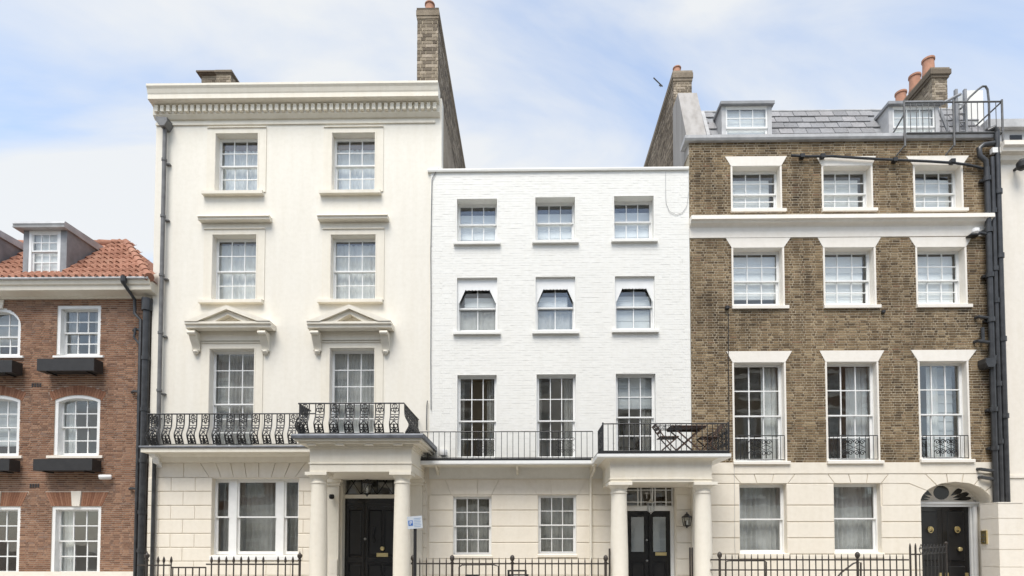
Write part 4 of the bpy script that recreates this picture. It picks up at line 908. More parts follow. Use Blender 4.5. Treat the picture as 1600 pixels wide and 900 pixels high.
# figures over the door
zc = f0+(f1-f0)*.55; xx = X(1007, 780, yd); m = MB()
for dx in (0, .13): m.box(xx+dx, xx+dx+.10, yd-.012, yd-.002, zc+.045, zc+.07); m.box(xx+dx+.045, xx+dx+.07, yd-.012, yd-.002, zc-.08, zc+.044)
m.build('number', 'steel', fl)
lantern('lantern', 'small glass lantern hanging in the white house porch above the double door', X(1017, 797, -.5), -.5, Z(799, 1017, -.5), .17, .34, matf='steel', hang=max(.03, za-Z(799, 1017, -.5)-.34))
lantern('wall_lantern', 'black wall lantern beside the black double door', X(1073.5, 822, -.17), -.17, Z(821, 1073.5, -.17), .20, .34, wallarm=YW-.042)
# white rainwater pipes
yq = YW-.09; m = MB().tube([(X(923, 840, yq), yq, .0), (X(923, 750, yq), yq, Z(752, 922, yq)), (X(924, 744, yq), yq-.03, Z(744, 924, yq)), (X(928, 735, -.35), -.45, Z(735, 928, -.45)), (X(928.5, 726, -.5), -.55, Z(728, 928, -.55))], .035, 10); m.lathe([(.05, Z(729, 928, -.55)), (.085, Z(722, 928, -.55)), (.085, Z(717, 928, -.55))], X(928.5, 724, -.55), -.58, 12); m.build('downpipe', 'cream_trim', wh, smooth=True)
m = MB().tube([(X(1082.5, 850, yq), yq, 0), (X(1082.5, 770, yq), yq, Z(760, 1082, yq))], .04, 10); m.build('downpipe', 'cream_trim', wh, smooth=True)
# cables on the facade
def cable(pts, Y, r, label, mat='grey_pipe'): return tag(MB().tube([(X(a, b, Y), Y, Z(b, a, Y)) for a, b in pts], r, 5).build('cable', mat, None, smooth=True), label, 'cable')
cable([(1040, 268), (1040, 300), (1041, 318), (1046, 330), (1056, 335), (1066, 332), (1073, 322), (1076, 300)], YW-.022, .006, 'thin pale cable looping below the parapet of the white house', 'pale_lead')
cable([(686, 263), (680, 270), (675, 280), (674, 330), (673, 400), (673.5, 470), (673, 560), (673.5, 640)], YW-.03, .011, 'dark cable running down the joint between the cream and white houses')
cable([(668, 626), (667, 633), (666.5, 650), (666.5, 672)], YW-.03, .014, 'short grey pipe end on the wall beside the cream porch balcony')
xx, zz = X(693, 708, -.1), Z(708, 693, -.1); tag(MB().lathe([(.04, zz-.09), (.10, zz-.07), (.12, zz), (.10, zz+.08), (.05, zz+.09)], xx, -.15, 14).build('floodlight', 'white_plastic', None, smooth=True), 'small round white floodlight on the white house balcony', 'light')

# ================================================================== BROWN BRICK HOUSE (right)
bh = thing('brick_house', 'brown brick house with white lintels, slate mansard and black fanlit door', 'house', (8, 0, 0))
YB = 0.0
xb0, xb1 = X(1079.5, 500), X(1563, 500); zb1 = Z(221, 1300); zbg = Z(724, 1300)
U3 = [RC(1144, 260, 1219, 327), RC(1286, 259.5, 1361, 326), RC(1429, 259, 1502, 326)]
U2 = [RC(1145.5, 387.5, 1223, 478), RC(1288.5, 387, 1366, 477), RC(1433, 386.5, 1508, 476)]
U1 = [RC(1147, 566.5, 1226, 721), RC(1292.5, 565.5, 1371, 720), RC(1437.5, 564.5, 1512, 718)]
UG = [RC(1155.5, 756.5, 1229, 865), RC(1303, 755.5, 1376.5, 864)]
zsp = Z(785, 1493); zap = Z(753.5, 1493); ax0, ax1 = X(1438, 785), X(1548, 785)
UD = (ax0, ax1, -.05, zap)
wall(bh, 'wall', 'brown_mortar', xb0, xb1, zbg, zb1, U3+U2+U1, YB, .34)
wall(bh, 'ground_floor_wall', 'ground_stucco', xb0, xb1, -.05, zbg, UG+[UD], YB, .34)
shell(bh, xb0, xb1, zb1, [0.35, 3.7, 7.0, 9.9], y0=.34)
LT = [[(1132.5, 1229, 245), (1274.5, 1368, 245), (1415, 1513, 244.5)], [(1133.5, 1235, 372), (1277, 1376, 371.5), (1420, 1518, 371)], [(1134.5, 1237, 549), (1280, 1381, 548), (1422.5, 1525, 547)]]
bc = []
for rowi, rws in enumerate((U3, U2, U1)):
    for i, r in enumerate(rws):
        l0, l1, lt = LT[rowi][i]; a, b, zt = X(l0, lt), X(l1, lt), Z(lt, (l0+l1)/2)
        MB().prism([(r[0]-.03, r[3]+.002), (r[1]+.03, r[3]+.002), (b, zt), (a, zt)], -.022, -.0005).build('lintel', 'lintel_paint', bh)
        for q0, q1 in ((r[0]-.04, r[0]-.001), (r[1]+.001, r[1]+.04)): B('reveal_edge', 'lintel_paint', bh, (q0, q1, -.018, -.0005, r[2], r[3]+.001))
        B('reveal', 'lintel_paint', bh, (r[0]-.0005, r[0]+.006, -.016, .22, r[2], r[3]), (r[1]-.006, r[1]+.0005, -.016, .22, r[2], r[3]), (r[0]+.006, r[1]-.006, -.016, .22, r[3]-.006, r[3]+.0005))
        bc += [cut_rect(r[0]-.04, r[1]+.04, r[2]-.02, r[3]), cut_trap(r[0]-.03, r[1]+.03, a, b, r[3]-.001, zt)]
        sl = (r[0]-.05, r[1]+.13, r[2]-.09, r[2], .07)
        if rowi == 0: window(bh, r, 0, .21, 3, 2, 2, .40, sill=sl, sillmat='lintel_paint')
        elif rowi == 1: window(bh, r, 0, .21, 3, 2, 2, .46, sill=sl, sillmat='lintel_paint', st=.045)
        else: window(bh, r, 0, .17, 3, 2, 2, .47, sill=(r[0]-.05, r[1]+.10, r[2]-.08, r[2], .09), sillmat='lintel_paint', st=.05, gb=.028)
        wd = r[1]-r[0]
        if rowi == 0: blind(r[0]+.03, r[1]-(.16 if i < 2 else .09), r[2]+.02, r[3]-.17, .34, 'white_blind', f'white blind inside the {ords[i]} top-storey window of the brown brick house')
        elif rowi == 1: blind(r[0]+.03, r[1]-(.05, .12, .08)[i], r[2]+(.3, .04, .04)[i], r[3]-.08, .34, 'white_blind', f'white blind inside the {ords[i]} second-storey window of the brown brick house')
        else:
            if i == 0: curtain(r[0]+wd*.66, r[1]-.02, r[2], r[3]-.03, .40, 'net_curtain', 'white drape at the right of the left tall window of the brown brick house', 3)
            elif i == 1: curtain(r[0]+wd*.55, r[1]-.02, r[2], r[3]-.03, .40, 'pale_blind', 'white drape at the right of the middle tall window of the brown brick house', 4)
            else:
                curtain(r[0]+wd*.36, r[0]+wd*.6, r[2], r[3]-.03, .40, 'net_curtain', 'white drape hanging inside the right tall window of the brown brick house', 3)
                blind(r[0]+wd*.62, r[1]-.03, r[2]+.1, r[3]-.03, .5, 'pale_blind', 'pale blind inside the right tall window of the brown brick house')
zs0, zs1 = Z(371, 1300), Z(341, 1300)
bc.append(cut_rect(xb0-1, xb1+1, zs0, zs1))
brickwork(bh, 'brown_brick', xb0, xb1-.02, zbg+.02, zb1, bc, YB, 300)
# string cornice
MB().prof([(0, zs1+.01), (-.22, zs1-.015), (-.23, zs1-.12), (-.18, zs1-.13), (-.15, zs1-.18), (-.07, zs1-.21), (-.035, zs1-.25), (-.03, zs0), (0, zs0)], X(1078.5, 350, -.1), X(1549, 350, -.1)).build('string_cornice', 'lintel_paint', bh)
B('ground_floor_band', 'ground_stucco', bh, (xb0, X(1548, 730), -.035, -.0005, Z(740, 1300), zbg+.02))
for i in (0, 1):
    r = UG[i]; window(bh, r, 0, .17, 1, 1, 1, .5, st=.045, fw=.03, sill=(r[0]-.03, r[1]+.05, r[2]-.12, r[2], .05), sillmat='ground_stucco', bot=.02)
    curtain(r[0]+.02, r[1]-.02, r[2]+.02, r[3]-.02, .38, 'grey_curtain', f'grey-white net curtain inside the {["left","right"][i]} ground-floor window of the brown brick house', 9, .05)
zs = [Z(q, 1260) for q in (755.5, 789.6, 815.6, 840.7, 866, 891, 916)]+[-.05]
archcut = lambda z: None if z > zap+.0 else ((ax0, ax1) if z < zsp else ((ax0+ax1)/2-(ax1-ax0)/2*math.sqrt(max(0, 1-((z-zsp)/(zap-zsp))**2))-.02, (ax0+ax1)/2+(ax1-ax0)/2*math.sqrt(max(0, 1-((z-zsp)/(zap-zsp))**2))+.02))
cg = [cut_rect(a-.002, b+.002, c-.12, d+.001) for a, b, c, d in UG]+[archcut]
blocks(bh, 'ground_stucco', zs[1:], xb0+.005, X(1548, 800), cg, 0.0, joint=.022, proud=.028)
cgt = cg[:2]+[cut_rect(X(1376, 755), 99, -1, 99)]
blocks(bh, 'ground_stucco', zs[:2], xb0+.005, X(1548, 800), cgt, 0.0, joint=.022, proud=.028)
jj = [(1080, 1080), (1145.6, 1156.7), (1178, 1182), (1208, 1205), (1241, 1231), (1293, 1303), (1325, 1328.5), (1355, 1352.7), (1387, 1376)]
voussoirs(bh, 'ground_stucco', [(X(a, 741), X(b, 755)) for a, b in jj], Z(741, 1260), Z(755.5, 1260), 0.0, proud=.028, joint=.020)
# arch blocks round the doorway
zt_ = Z(740.5, 1490); acx, ahw = (ax0+ax1)/2, (ax1-ax0)/2
def ap(ang): return (acx-ahw*math.cos(ang), zsp+(zap-zsp)*math.sin(ang))
outer = [(X(1419, 787), Z(787, 1419)), (X(1419, 755), Z(755, 1419)), (X(1445, 740.5), zt_), (X(1477.6, 740.5), zt_), (X(1504, 740.5), zt_), (X(1535, 740.5), zt_), (X(1553, 757), Z(757, 1553)), (X(1553, 785), Z(785, 1553))]
angs = [0, .62, 1.0, 1.34, 1.75, 2.12, 2.56, math.pi]
for i in range(7):
    a0, a1 = angs[i], angs[i+1]; pts = [ap(a0+(a1-a0)*k/6) for k in range(7)]
    top = [outer[i+1], outer[i]]
    if i == 0: pts = [(acx-ahw, zs[1]+.001)]+pts; top = [(X(1419, 755), Z(755.5, 1419)), (X(1377, 755), Z(755.5, 1376)), (X(1377, 789), zs[1]+.001)]
    if i == 1: top = [outer[2], (X(1387, 740.5), zt_), (X(1376.5, 755), Z(755, 1376)), outer[1]]
    c = Vector((sum(p[0] for p in pts+top)/len(pts+top), sum(p[1] for p in pts+top)/len(pts+top))); sp = []
    for p in pts+top:
        v = Vector(p); d = (c-v); sp.append(tuple(v+d.normalized()*.014))
    m = MB(); n = len(sp)
    bmx = bmesh.new(); f = bmx.faces.new([bmx.verts.new((p[0], -.028, p[1])) for p in sp]); e = bmesh.ops.extrude_face_region(bmx, geom=[f]); 
    for vv in e['geom']:
        if isinstance(vv, bmesh.types.BMVert): vv.co.y = -.0005
    bmesh.ops.triangulate(bmx, faces=[q for q in bmx.faces if len(q.verts) > 4]); bmesh.ops.recalc_face_normals(bmx, faces=bmx.faces)
    me = bpy.data.meshes.new('arch_stone'); bmx.to_mesh(me); bmx.free(); me.materials.append(M['ground_stucco']); obj('arch_stone', me, bh)
crv = [ap(math.pi*k/24) for k in range(25)]
MB().strip(crv, [(x, zap+.002) for x, z in crv], .001, .339).build('arch_soffit', 'ground_stucco', bh)
MB().strip(crv, [(x, z+.12) for x, z in crv], .342, .62).box(ax0-.1, ax0-.001, .342, .62, 0, zsp).box(ax1+.001, ax1+.1, .342, .62, 0, zsp).build('arch_lining', 'ground_stucco', bh)
yd = .50; ztr0, ztr1 = Z(792, 1470, yd), Z(785.5, 1470, yd)
B('transom', 'white_paint', bh, (ax0+.002, ax1-.002, yd-.10, yd+.06, ztr0, ztr1), (ax0+.002, ax1-.002, yd-.14, yd-.10, ztr1-.04, ztr1+.015))
# fanlight: plate pierced in a shell pattern = radiating bars over glass
fl = MB(); zc = ztr1+.016; hw = ahw-.01; rs = zap-zc-.01
cr = [(acx-hw*math.cos(math.pi*k/24), zc+rs*math.sin(math.pi*k/24)) for k in range(25)]
fl.strip(cr, [(acx+(x-acx)*.955, zc+(z-zc)*.94) for x, z in cr], yd-.02, yd+.03)
fl.box(acx-hw, acx+hw, yd-.02, yd+.03, zc-.001, zc+.04)
fl.prism([(acx+(x-acx)*.95, zc+.02+(z-zc-.02)*.93) for x, z in cr], yd+.004, yd+.026)
fl = fl.build('fanlight', 'lintel_paint', bh)
cz = zc+rs*.54; MB().prism([(acx+.205*math.cos(2*math.pi*k/28), cz+rs*.40*math.sin(2*math.pi*k/28)) for k in range(28)], yd-.001, yd+.003).build('round_pane', 'black_gloss', fl)
for s in (-1, 1):
    for ang, r0, r1, wv in ((42, .40, .92, .105), (62, .36, .92, .095), (80, .34, .90, .07)):
        dx, dz = math.sin(rad(ang)), math.cos(rad(ang)); ex = Vector((hw*dx, rs*dz)); nx_ = Vector((ex.y, -ex.x)).normalized(); pts = []
        for k in range(16):
            t = k/16*2*math.pi; u = .5-.5*math.cos(t); q = ex*(r0+(r1-r0)*u)+nx_*wv*math.sin(t)*(u**.7); pts.append((acx+s*q.x, zc+.035+q.y*.96))
        MB().prism(pts[1:], yd-.001, yd+.003).build('petal_pane', 'black_gloss', fl)
xd0, xd1 = acx-.69, acx+.69
dr = B('door', 'black_gloss', bh, (xd0, acx-.004, yd, yd+.06, .2, ztr0-.003), (acx+.004, xd1, yd, yd+.06, .2, ztr0-.003))
for a, b in ((xd0, acx-.006), (acx+.006, xd1)):
    for u, v in ((.38, 1.02), (1.16, ztr0-.12)): MB().cbox(a+.12, b-.12, yd-.022, yd-.0005, u, v, .022).build('panel', 'door_panel', dr)
    B('kick_plate', 'brass', dr, (a+.04, b-.04, yd-.006, yd-.0006, .22, Z(895, 1490, yd)))
    xx = (a+b)/2+.0; zz = Z(826, 1470, yd)
    m = MB().lathe([(.03, 0), (.06, .015), (.055, .04), (.02, .05)], 0, 0, 14); m.tube([(.06*math.cos(k/12*2*math.pi), -.03+.075*math.sin(k/12*2*math.pi), .05) for k in range(12)], .016, 6, True)
    m.build('door_knocker', 'brass', dr, smooth=True).data.transform(Matrix.Translation((xx, yd-.022, zz)) @ Matrix.Rotation(rad(90), 4, 'X'))
MB().lathe([(.02, 0), (.025, .04), (.055, .06), (.055, .09), (.02, .11)], 0, 0, 14).build('door_knob', 'brass', dr, smooth=True).data.transform(Matrix.Translation((acx+.40, yd-.0, Z(858, 1494, yd))) @ Matrix.Rotation(rad(90), 4, 'X'))
m = MB()
for s in (-1, 1):
    a = acx+s*.70; b = acx+s*.885; m.box(min(a, b), max(a, b), yd-.05, yd+.06, .0, ztr0-.002); m.tube([(acx+s*.79, yd-.09, .1), (acx+s*.79, yd-.09, ztr0-.003)], .055, 14)
m.build('door_jamb', 'white_paint', bh, smooth=True)
B('door_step', 'granite', bh, (ax0, ax1, -.5, yd+.08, -.04, .198))
# juliet guards
for i, r in enumerate(U1):
    zt, z0 = Z(680.5, (1186, 1331, 1474)[i], -.04), r[2]+.04; xa, xb = r[0]+.03, r[1]-.03; y = -.03
    m = MB().tube([(xa, y, zt), (xb, y, zt)], .012, 6).tube([(xa, y, z0), (xb, y, z0)], .010, 6).build('window_guard', 'black_iron', bh)
    w_ = xb-xa; me = MB().tube([(0, 0, 0), (0, 0, zt-z0)], .008, 5).mesh('baluster', 'black_iron')
    for u in (0, .085, .17, .25, .75, .83, .915, 1): obj('baluster', me, m, (xa+w_*u, y, z0))
    scrolls(m, lambda u, v: (xa+w_*.26+u, y, z0+v), 2, w_*.48, zt-z0, r=.012)
# roof: gutter, mansard, slates
g0, g1 = X(1070, 218, -.1), X(1560, 218, -.1)
MB().prof([(-.0, zb1-.01), (-.09, zb1), (-.12, zb1+.05), (-.12, zb1+.13), (-.09, zb1+.13), (.34, zb1+.10), (.34, zb1-.01)], g0, g1).build('parapet_gutter', 'pale_lead', bh)
m0 = (.32, zb1+.09); zt = Z(174, 1300, 1.05); m1 = (1.05, zt); sl_ = math.hypot(m1[0]-m0[0], m1[1]-m0[1]); ang = math.atan2(m1[1]-m0[1], m1[0]-m0[0])
xs0_ = X(1090, 200, .6); ro = MB().add([(xs0_,*m0),(xb1,*m0),(xb1,*m1),(xs0_,*m1)], [(0,1,2,3)]).add([(xs0_,*m1),(xb1,*m1),(xb1,6,m1[1]+.1),(xs0_,6,m1[1]+.1)], [(0,1,2,3)]).build('mansard_roof', 'grey_lead', bh, recalc=False)
swd, nr = .37, 6; sh_ = sl_/nr
sm = MB().add([(0.007,0,.038),(swd-.007,0,.038),(swd-.007,sh_+.05,.008),(0.007,sh_+.05,.008),(0.007,0,.006),(swd-.007,0,.006)], [(0,1,2,3),(0,4,5,1),(0,3,4),(1,5,2)]).mesh('roof_slate', 'slate', recalc=False)
DM = [(X(1130, 190, .36), X(1201, 190, .36)), (X(1390, 190, .36), X(1462, 190, .36))]
for r in range(nr):
    x = xs0_-(.5*swd if r % 2 else 0)
    while x < xb1-.05:
        if x >= xs0_-.02 and not any(a-.30 < x and x+swd < b+.30 for a, b in DM):
            obj('roof_slate', sm, ro, (x, m0[0]+math.cos(ang)*r*sh_-.001, m0[1]+math.sin(ang)*r*sh_+random.uniform(-.006, .006)), (ang+random.uniform(-.012, .012), 0, random.uniform(-.006, .006)))
        x += swd
MB().tube([(xs0_, m1[0], m1[1]+.015), (xb1, m1[0], m1[1]+.015)], .035, 8).build('ridge_roll', 'pale_lead', ro, smooth=True)
MB().box(X(1103, 190, .7)-.04, X(1103, 190, .7)+.05, -.01, sl_, .0, .05).build('lead_roll', 'pale_lead', ro).data.transform(Matrix.Translation((0, m0[0], m0[1])) @ Matrix.Rotation(ang, 4, 'X'))
for i, (a, b) in enumerate(DM):
    zd0, zd1 = zb1+.10, Z(168, (a+b)/2*0+(1165, 1425)[i], .36); y = .30
    d = B('dormer', 'pale_lead', bh, (a+.052, b-.052, y+.35, y+.38, zd0, zd1-.002))
    for q0, q1 in ((a-.06, a+.05), (b-.05, b+.06)): B('dormer_cheek', 'pale_lead', d, (q0, q1, y, 1.3, zd0, zd1-.001))
    B('dormer_roof', 'grey_lead', d, (a-.11, b+.11, y-.09, 1.35, zd1, zd1+.075))
    u = MB(); u.box(a+.05, b-.05, y+.01, y+.1, zd0, zd0+.06); c1 = sash(u, a+.05, b-.05, (zd0+zd1)/2-.05, zd1-.03, y+.02, y+.05, 3, 2, .045, .05, .04, .02); c2 = sash(u, a+.05, b-.05, zd0+.06, (zd0+zd1)/2-.05, y+.05, y+.08, 1, 1, .05, .035, .05, .02); u.box(a+.05, b-.05, y+.01, y+.1, zd1-.03, zd1-.001)
    u.build('dormer_window', 'white_paint', d); panes(d, c1, y+.034); panes(d, c2, y+.066)
    blind(a+.08, b-.08, zd0+.08, zd1-.05, y+.12, 'white_blind', f'white blind inside the {("left","right")[i]} lead dormer above the brown brick house')
# left party wall with raking upstand and chimney
xl = X(1076.5, 200, 0)
chimney(bh, xl, xl+.53, 1.55, 8.2, zb1-1.5, Z(111, 1063, 1.55), [(xl+.17, 1.8, .125, .30), (xl+.25, 3.4, .125, .3)], over=.035)
zu = Z(143, 1075, .9)
MB().prof([(.02, zb1-.3), (.02, zb1+.02), (.95, zu), (1.54, zu), (1.54, zb1-.3)], xl-.03, xl+.50).build('raking_parapet', 'parapet_grey', bh)
B('party_wall_top', 'stock_brick', bh, (xl-.02, xl+.24, .345, 8.1, 9.0, zb1+.3))
m = MB(); xx, zz = X(1035, 140, 5.), Z(140, 1035, 5.); m.tube([(xl+.1, 4.6, zz+.1), (xx, 5, zz+.12), (xx-.12, 5, zz+.16)], .022, 5); m.tube([(xx-.05, 4.85, zz+.04), (xx-.05, 5.15, zz+.22)], .012, 5); m.build('aerial', 'grey_iron', bh)
# right chimney
xq = X(1456, 130, 2.4); xq2 = X(1480, 130, 2.4); zt = Z(107, 1468, 2.4)
chimney(bh, xq, xq2, 2.4, 5.2, Z(185, 1468, 2.4), zt, [((xq+xq2)/2-.10, 2.72, .185, .56), ((xq+xq2)/2-.10, 3.35, .185, .56), ((xq+xq2)/2-.10, 4.05, .185, .56)], over=.08)
# roof railing, ladder and box
yq = -.14; zl, zu = Z(207.5, 1490, yq), Z(159.5, 1490, yq); xa, xb = X(1413, 180, yq), X(1566, 180, yq)
rr_ = MB().tube([(xa, yq, zu), (xb, yq, zu)], .022, 6).tube([(xa+.05, yq, zl), (xb, yq, zl)], .022, 6).tube([(xb, yq, zu), (xb, 1.2, zu)], .02, 6).tube([(xb, yq, zl), (xb, 1.2, zl)], .02, 6).build('roof_railing', 'grey_iron', bh)
for q in (xa, X(1490, 180, yq), xb): MB().tube([(q, yq, Z(228, 1490, yq)), (q, yq, zu+.05)], .026, 6).tube([(q, yq, Z(226, 1490, yq)), (q-.14, -.005, Z(234, 1490, yq)-.05)], .02, 5).build('railing_post', 'grey_iron', rr_)
MB().tube([(xa, yq, (zl+zu)/2+.1), (xa-.2, .2, zl+.05)], .02, 5).build('railing_stay', 'grey_iron', rr_)
me = MB().tube([(0, 0, zl), (0, 0, zu)], .010, 5).mesh('baluster', 'grey_iron')
for k in range(1, 16): obj('baluster', me, rr_, (xa+(xb-xa)*k/16, yq, 0))
ld = MB(); lx = X(1496, 170, .6)
for dx in (-.12, .12): ld.box(lx+dx-.035, lx+dx+.035, .45, .52, zb1+.1, Z(141, 1496, .5))
ld.tube([(X(1464, 170, .4), .4, Z(166, 1464, .4)), (lx, .48, Z(148, 1496, .5))], .04, 6); ld.tube([(X(1468, 175, .3), .3, Z(172, 1470, .3)), (X(1480, 205, .3), .25, Z(208, 1480, .3))], .045, 6)
for k in range(5): ld.tube([(lx-.12, .47, zb1+.35+k*.24), (lx+.12, .47, zb1+.35+k*.24)], .016, 5)
ld.build('roof_ladder', 'grey_lead', bh)
MB().tube([(X(1501, 170, .3), .3, Z(170, 1501, .3)), (X(1515, 152, .3), .3, Z(152, 1515, .3)), (X(1528, 139, .3), .3, Z(140, 1528, .3)), (X(1535, 135, .3), .3, Z(135, 1535, .3)), (X(1540, 135, .3), .3, Z(135, 1540, .3)), (X(1543, 139, .3), .3, Z(140, 1543, .3)), (X(1545, 155, .3), .3, Z(158, 1545, .3)), (X(1546, 200, .3), .3, Z(205, 1546, .3))], .028, 8).build('handrail_hoop', 'grey_iron', bh, smooth=True)
B('roof_hatch', 'white_masonry', bh, (X(1510, 180, .8), X(1537, 180, .8), .8, 2.2, zb1+.1, Z(141, 1522, .8)))
# soil pipes
yq = -.14
def vpipe(px_top, py_top, px_bot, py_bot, r, mat='pipe_black', Y=yq, cols=(280, 360, 430, 500, 560, 640, 700)):
    a = Vector((X(px_top, py_top, Y), Y, Z(py_top, px_top, Y))); b = Vector((X(px_bot, py_bot, Y), Y, Z(py_bot, px_bot, Y))); b.x = (a.x+b.x)/2; a.x = b.x
    m = MB().tube([b, a], r, 12)
    for q in cols:
        z = Z(q, px_bot, Y)
        if b.z < z < a.z: m.tube([(a.x, Y, z-.06), (a.x, Y, z+.06)], r*1.38, 12); m.box(a.x-r*1.9, a.x+r*1.9, Y+r*.6, -.021, z-.03, z+.03)
    return m, a.x
m, x1_ = vpipe(1542, 262, 1556, 786, .068); ax_ = x1_
m.tube([(x1_, yq, Z(264, 1542, yq)), (x1_-.03, yq-.02, Z(252, 1541, yq)), (x1_-.16, yq, Z(244, 1535, yq)), (x1_-.18, yq, Z(232, 1534, yq)), (x1_-.06, yq, Z(226, 1541, yq)), (x1_+.2, yq, Z(224, 1552, yq))], .062, 10); m.build('soil_pipe', 'pipe_black', bh, smooth=True)
m, x2_ = vpipe(1551, 246, 1564, 786, .055, cols=(330, 420, 470, 600, 690)); m.build('soil_pipe', 'pipe_black', bh, smooth=True)
m, x3_ = vpipe(1560, 205, 1571, 786, .065, mat='grey_pipe', cols=(300, 400, 530, 650)); m.tube([(x3_, yq, Z(206, 1560, yq)), (x3_-.06, yq, Z(200, 1558, yq)), (x3_-.2, yq+.05, Z(203, 1550, yq))], .07, 10); m.build('soil_pipe', 'pipe_black', bh, smooth=True)
B('meter_box', 'white_plastic', bh, (x2_-.02, x2_+.18, -.2, -.1, Z(238, 1552, -.2), Z(230, 1552, -.2)))
# sloping waste pipe with clips
pts = [(1236, 243), (1262, 244.5), (1300, 244), (1345, 247), (1400, 250), (1450, 252), (1490, 254.5), (1515, 258), (1540, 264)]
MB().tube([(X(a, b, -.09), -.09, Z(b, a, -.09)) for a, b in pts], .032, 8).build('waste_pipe', 'pipe_black', bh, smooth=True)
for q, z in ((1253, 244), (1285, 244), (1398, 250), (1488, 252)): B('pipe_clip', 'black_iron', bh, (X(q, z, -.09)-.05, X(q, z, -.09)+.06, -.135, -.02, Z(z, q, -.09)-.045, Z(z, q, -.09)+.05))
for q, z, ln in ((1527, 366, .22), (1528, 497, .2), (1526, 535, .22), (1530, 735, .16), (1533, 748, .14)):
    MB().tube([(X(q, z, -.1), -.02, Z(z, q, -.1)+.04), (X(q, z, -.1)+.01, -.12, Z(z, q, -.1)+.03), (x1_-.02, -.14, Z(z, q, -.1)-.02)], .042, 8).build('waste_pipe', 'pipe_black', bh, smooth=True)
MB().tube([(X(1535, 512, -.1), -.1, Z(512, 1535, -.1)), (X(1536, 535, -.1), -.1, Z(533, 1536, -.1))], .045, 8).build('waste_pipe', 'pipe_black', bh, smooth=True)
r = RC(1541, 559, 1557, 573, -.3); MB().prism([(r[0]+.05, r[2]), (r[1]-.05, r[2]), (r[1], r[2]+.1), (r[1], r[3]), (r[0], r[3]), (r[0], r[2]+.1)], -.30, -.02).build('hopper', 'pipe_black', bh)
xx, zz = X(1523, 362, -.15), Z(362, 1523, -.15); t = thing('security_light', 'small round white floodlight under the string cornice by the soil pipes', 'light', (xx, 0, zz)); MB().lathe([(.05, zz-.07), (.09, zz-.03), (.09, zz+.05), (.04, zz+.08)], xx, -.17, 14).build('lamp_head', 'white_plastic', t, smooth=True); B('bracket', 'black_iron', t, (xx-.14, xx+.10, -.2, -.02, zz-.10, zz-.073))
xx, zz = X(1136, 481, -.05), Z(481, 1136, -.05); MB().lathe([(.03, zz-.06), (.06, zz-.04), (.06, zz+.03), (.03, zz+.05)], xx, -.07, 10).build('wall_vent', 'box_black', bh, smooth=True)
xx, zz = X(1380, 487, -.05), Z(487, 1380, -.05); MB().lathe([(.03, zz-.05), (.05, zz-.03), (.05, zz+.03), (.03, zz+.04)], xx, -.06, 10).build('wall_vent', 'box_black', bh, smooth=True)
cable([(1138, 490), (1138, 560), (1139, 640), (1139.5, 720)], -.03, .010, 'dark cable running down the brown brickwork left of the tall window', 'box_black')
cable([(1147, 727), (1148, 780), (1148, 850), (1149, 872)], -.035, .005, 'thin pale cable down the stucco left of the net-curtained ground window', 'pale_lead')

# ================================================================== WHITE HOUSE AT THE RIGHT EDGE
eh = thing('stucco_house', 'ivory stucco house cut off by the right edge with projecting porch pier', 'house', (13, 0, 0))
xe0 = X(1568, 500, -.03); xe1 = xe0+6; ztop = Z(186, 1580, .3)
EW = [(xe0+1.1, xe0+2.3, z0, z1) for z0, z1 in ((1.0, 2.9), (4.2, 6.6), (7.6, 9.2), (10.0, 11.2))]+[(xe0+3.7, xe0+4.9, z0, z1) for z0, z1 in ((1.0, 2.9), (4.2, 6.6), (7.6, 9.2), (10.0, 11.2))]
wall(eh, 'wall', 'ivory_stucco', xe0, xe1, -.05, Z(222, 1580), EW, -.03, .3)
for r in EW: window(eh, r, -.03, .16, 3, 2, 2, .5, sill=(r[0]-.1, r[1]+.1, r[2]-.09, r[2], .09), sillmat='ivory_stucco')
shell(eh, xe0, xe1, Z(222, 1580)-.05, [3.5], y0=.27)
zc = Z(220, 1580, -.3)
MB().prof([(-.03, zc), (-.33, zc), (-.34, zc-.12), (-.28, zc-.16), (-.26, zc-.24), (-.16, zc-.28), (-.12, zc-.38), (-.06, zc-.42), (-.03, zc-.45)], X(1563, 235, -.2), xe1).build('cornice', 'ivory_stucco', eh)
B('attic', 'pale_lead', eh, (X(1544, 200, .6), xe1, .6, 4, zc-.2, ztop-.1), (X(1541, 200, .5), xe1, .45, 4.1, ztop-.098, ztop+.12)); B('attic_window', 'black_gloss', eh, (X(1578, 213, .59), X(1597, 213, .59), .59, .61, Z(219, 1587, .59), Z(211, 1587, .59)))
px0 = X(1531, 850, 0.0); pz = Z(784.5, 1565, -.61)
pier = B('porch_pier', 'ivory_stucco', eh, (px0+.012, px0+.60, -.60, -.035, -.05, pz-.03), (px0, px0+.62, -.62, -.034, pz-.028, pz))
zs = [pz-.03]+[Z(q, 1570, -.6) for q in (810, 835.5, 858.5, 886, 912)]+[-.05]
for a, b in zip(zs, zs[1:]): MB().box(px0, px0+.61, -.612, -.036, b+.008, a-.008).build('stone_block', 'ivory_stucco', eh)
B('string_course', 'ivory_stucco', eh, (px0+.68, xe1, -.06, -.0305, Z(747, 1590), Z(743, 1590)))
xx, zz = X(1599, 254, -.35), Z(254, 1599, -.35); t = thing('floodlight', 'dark floodlight under the cornice at the right edge', 'light', (xx, -.03, zz)); MB().lathe([(.06, zz-.14), (.12, zz-.08), (.13, zz+.04), (.07, zz+.12)], xx+.03, -.28, 14).build('lamp_head', 'box_black', t, smooth=True); B('bracket', 'black_iron', t, (xx, xx+.06, -.2, -.031, zz-.02, zz+.03))
r0, r1 = Z(850, 1535, -.1), Z(829, 1535, -.1); t = thing('entry_panel', 'brass entry phone plate on the side of the pier right of the fanlit door', 'entry phone', (px0, -.15, r0))
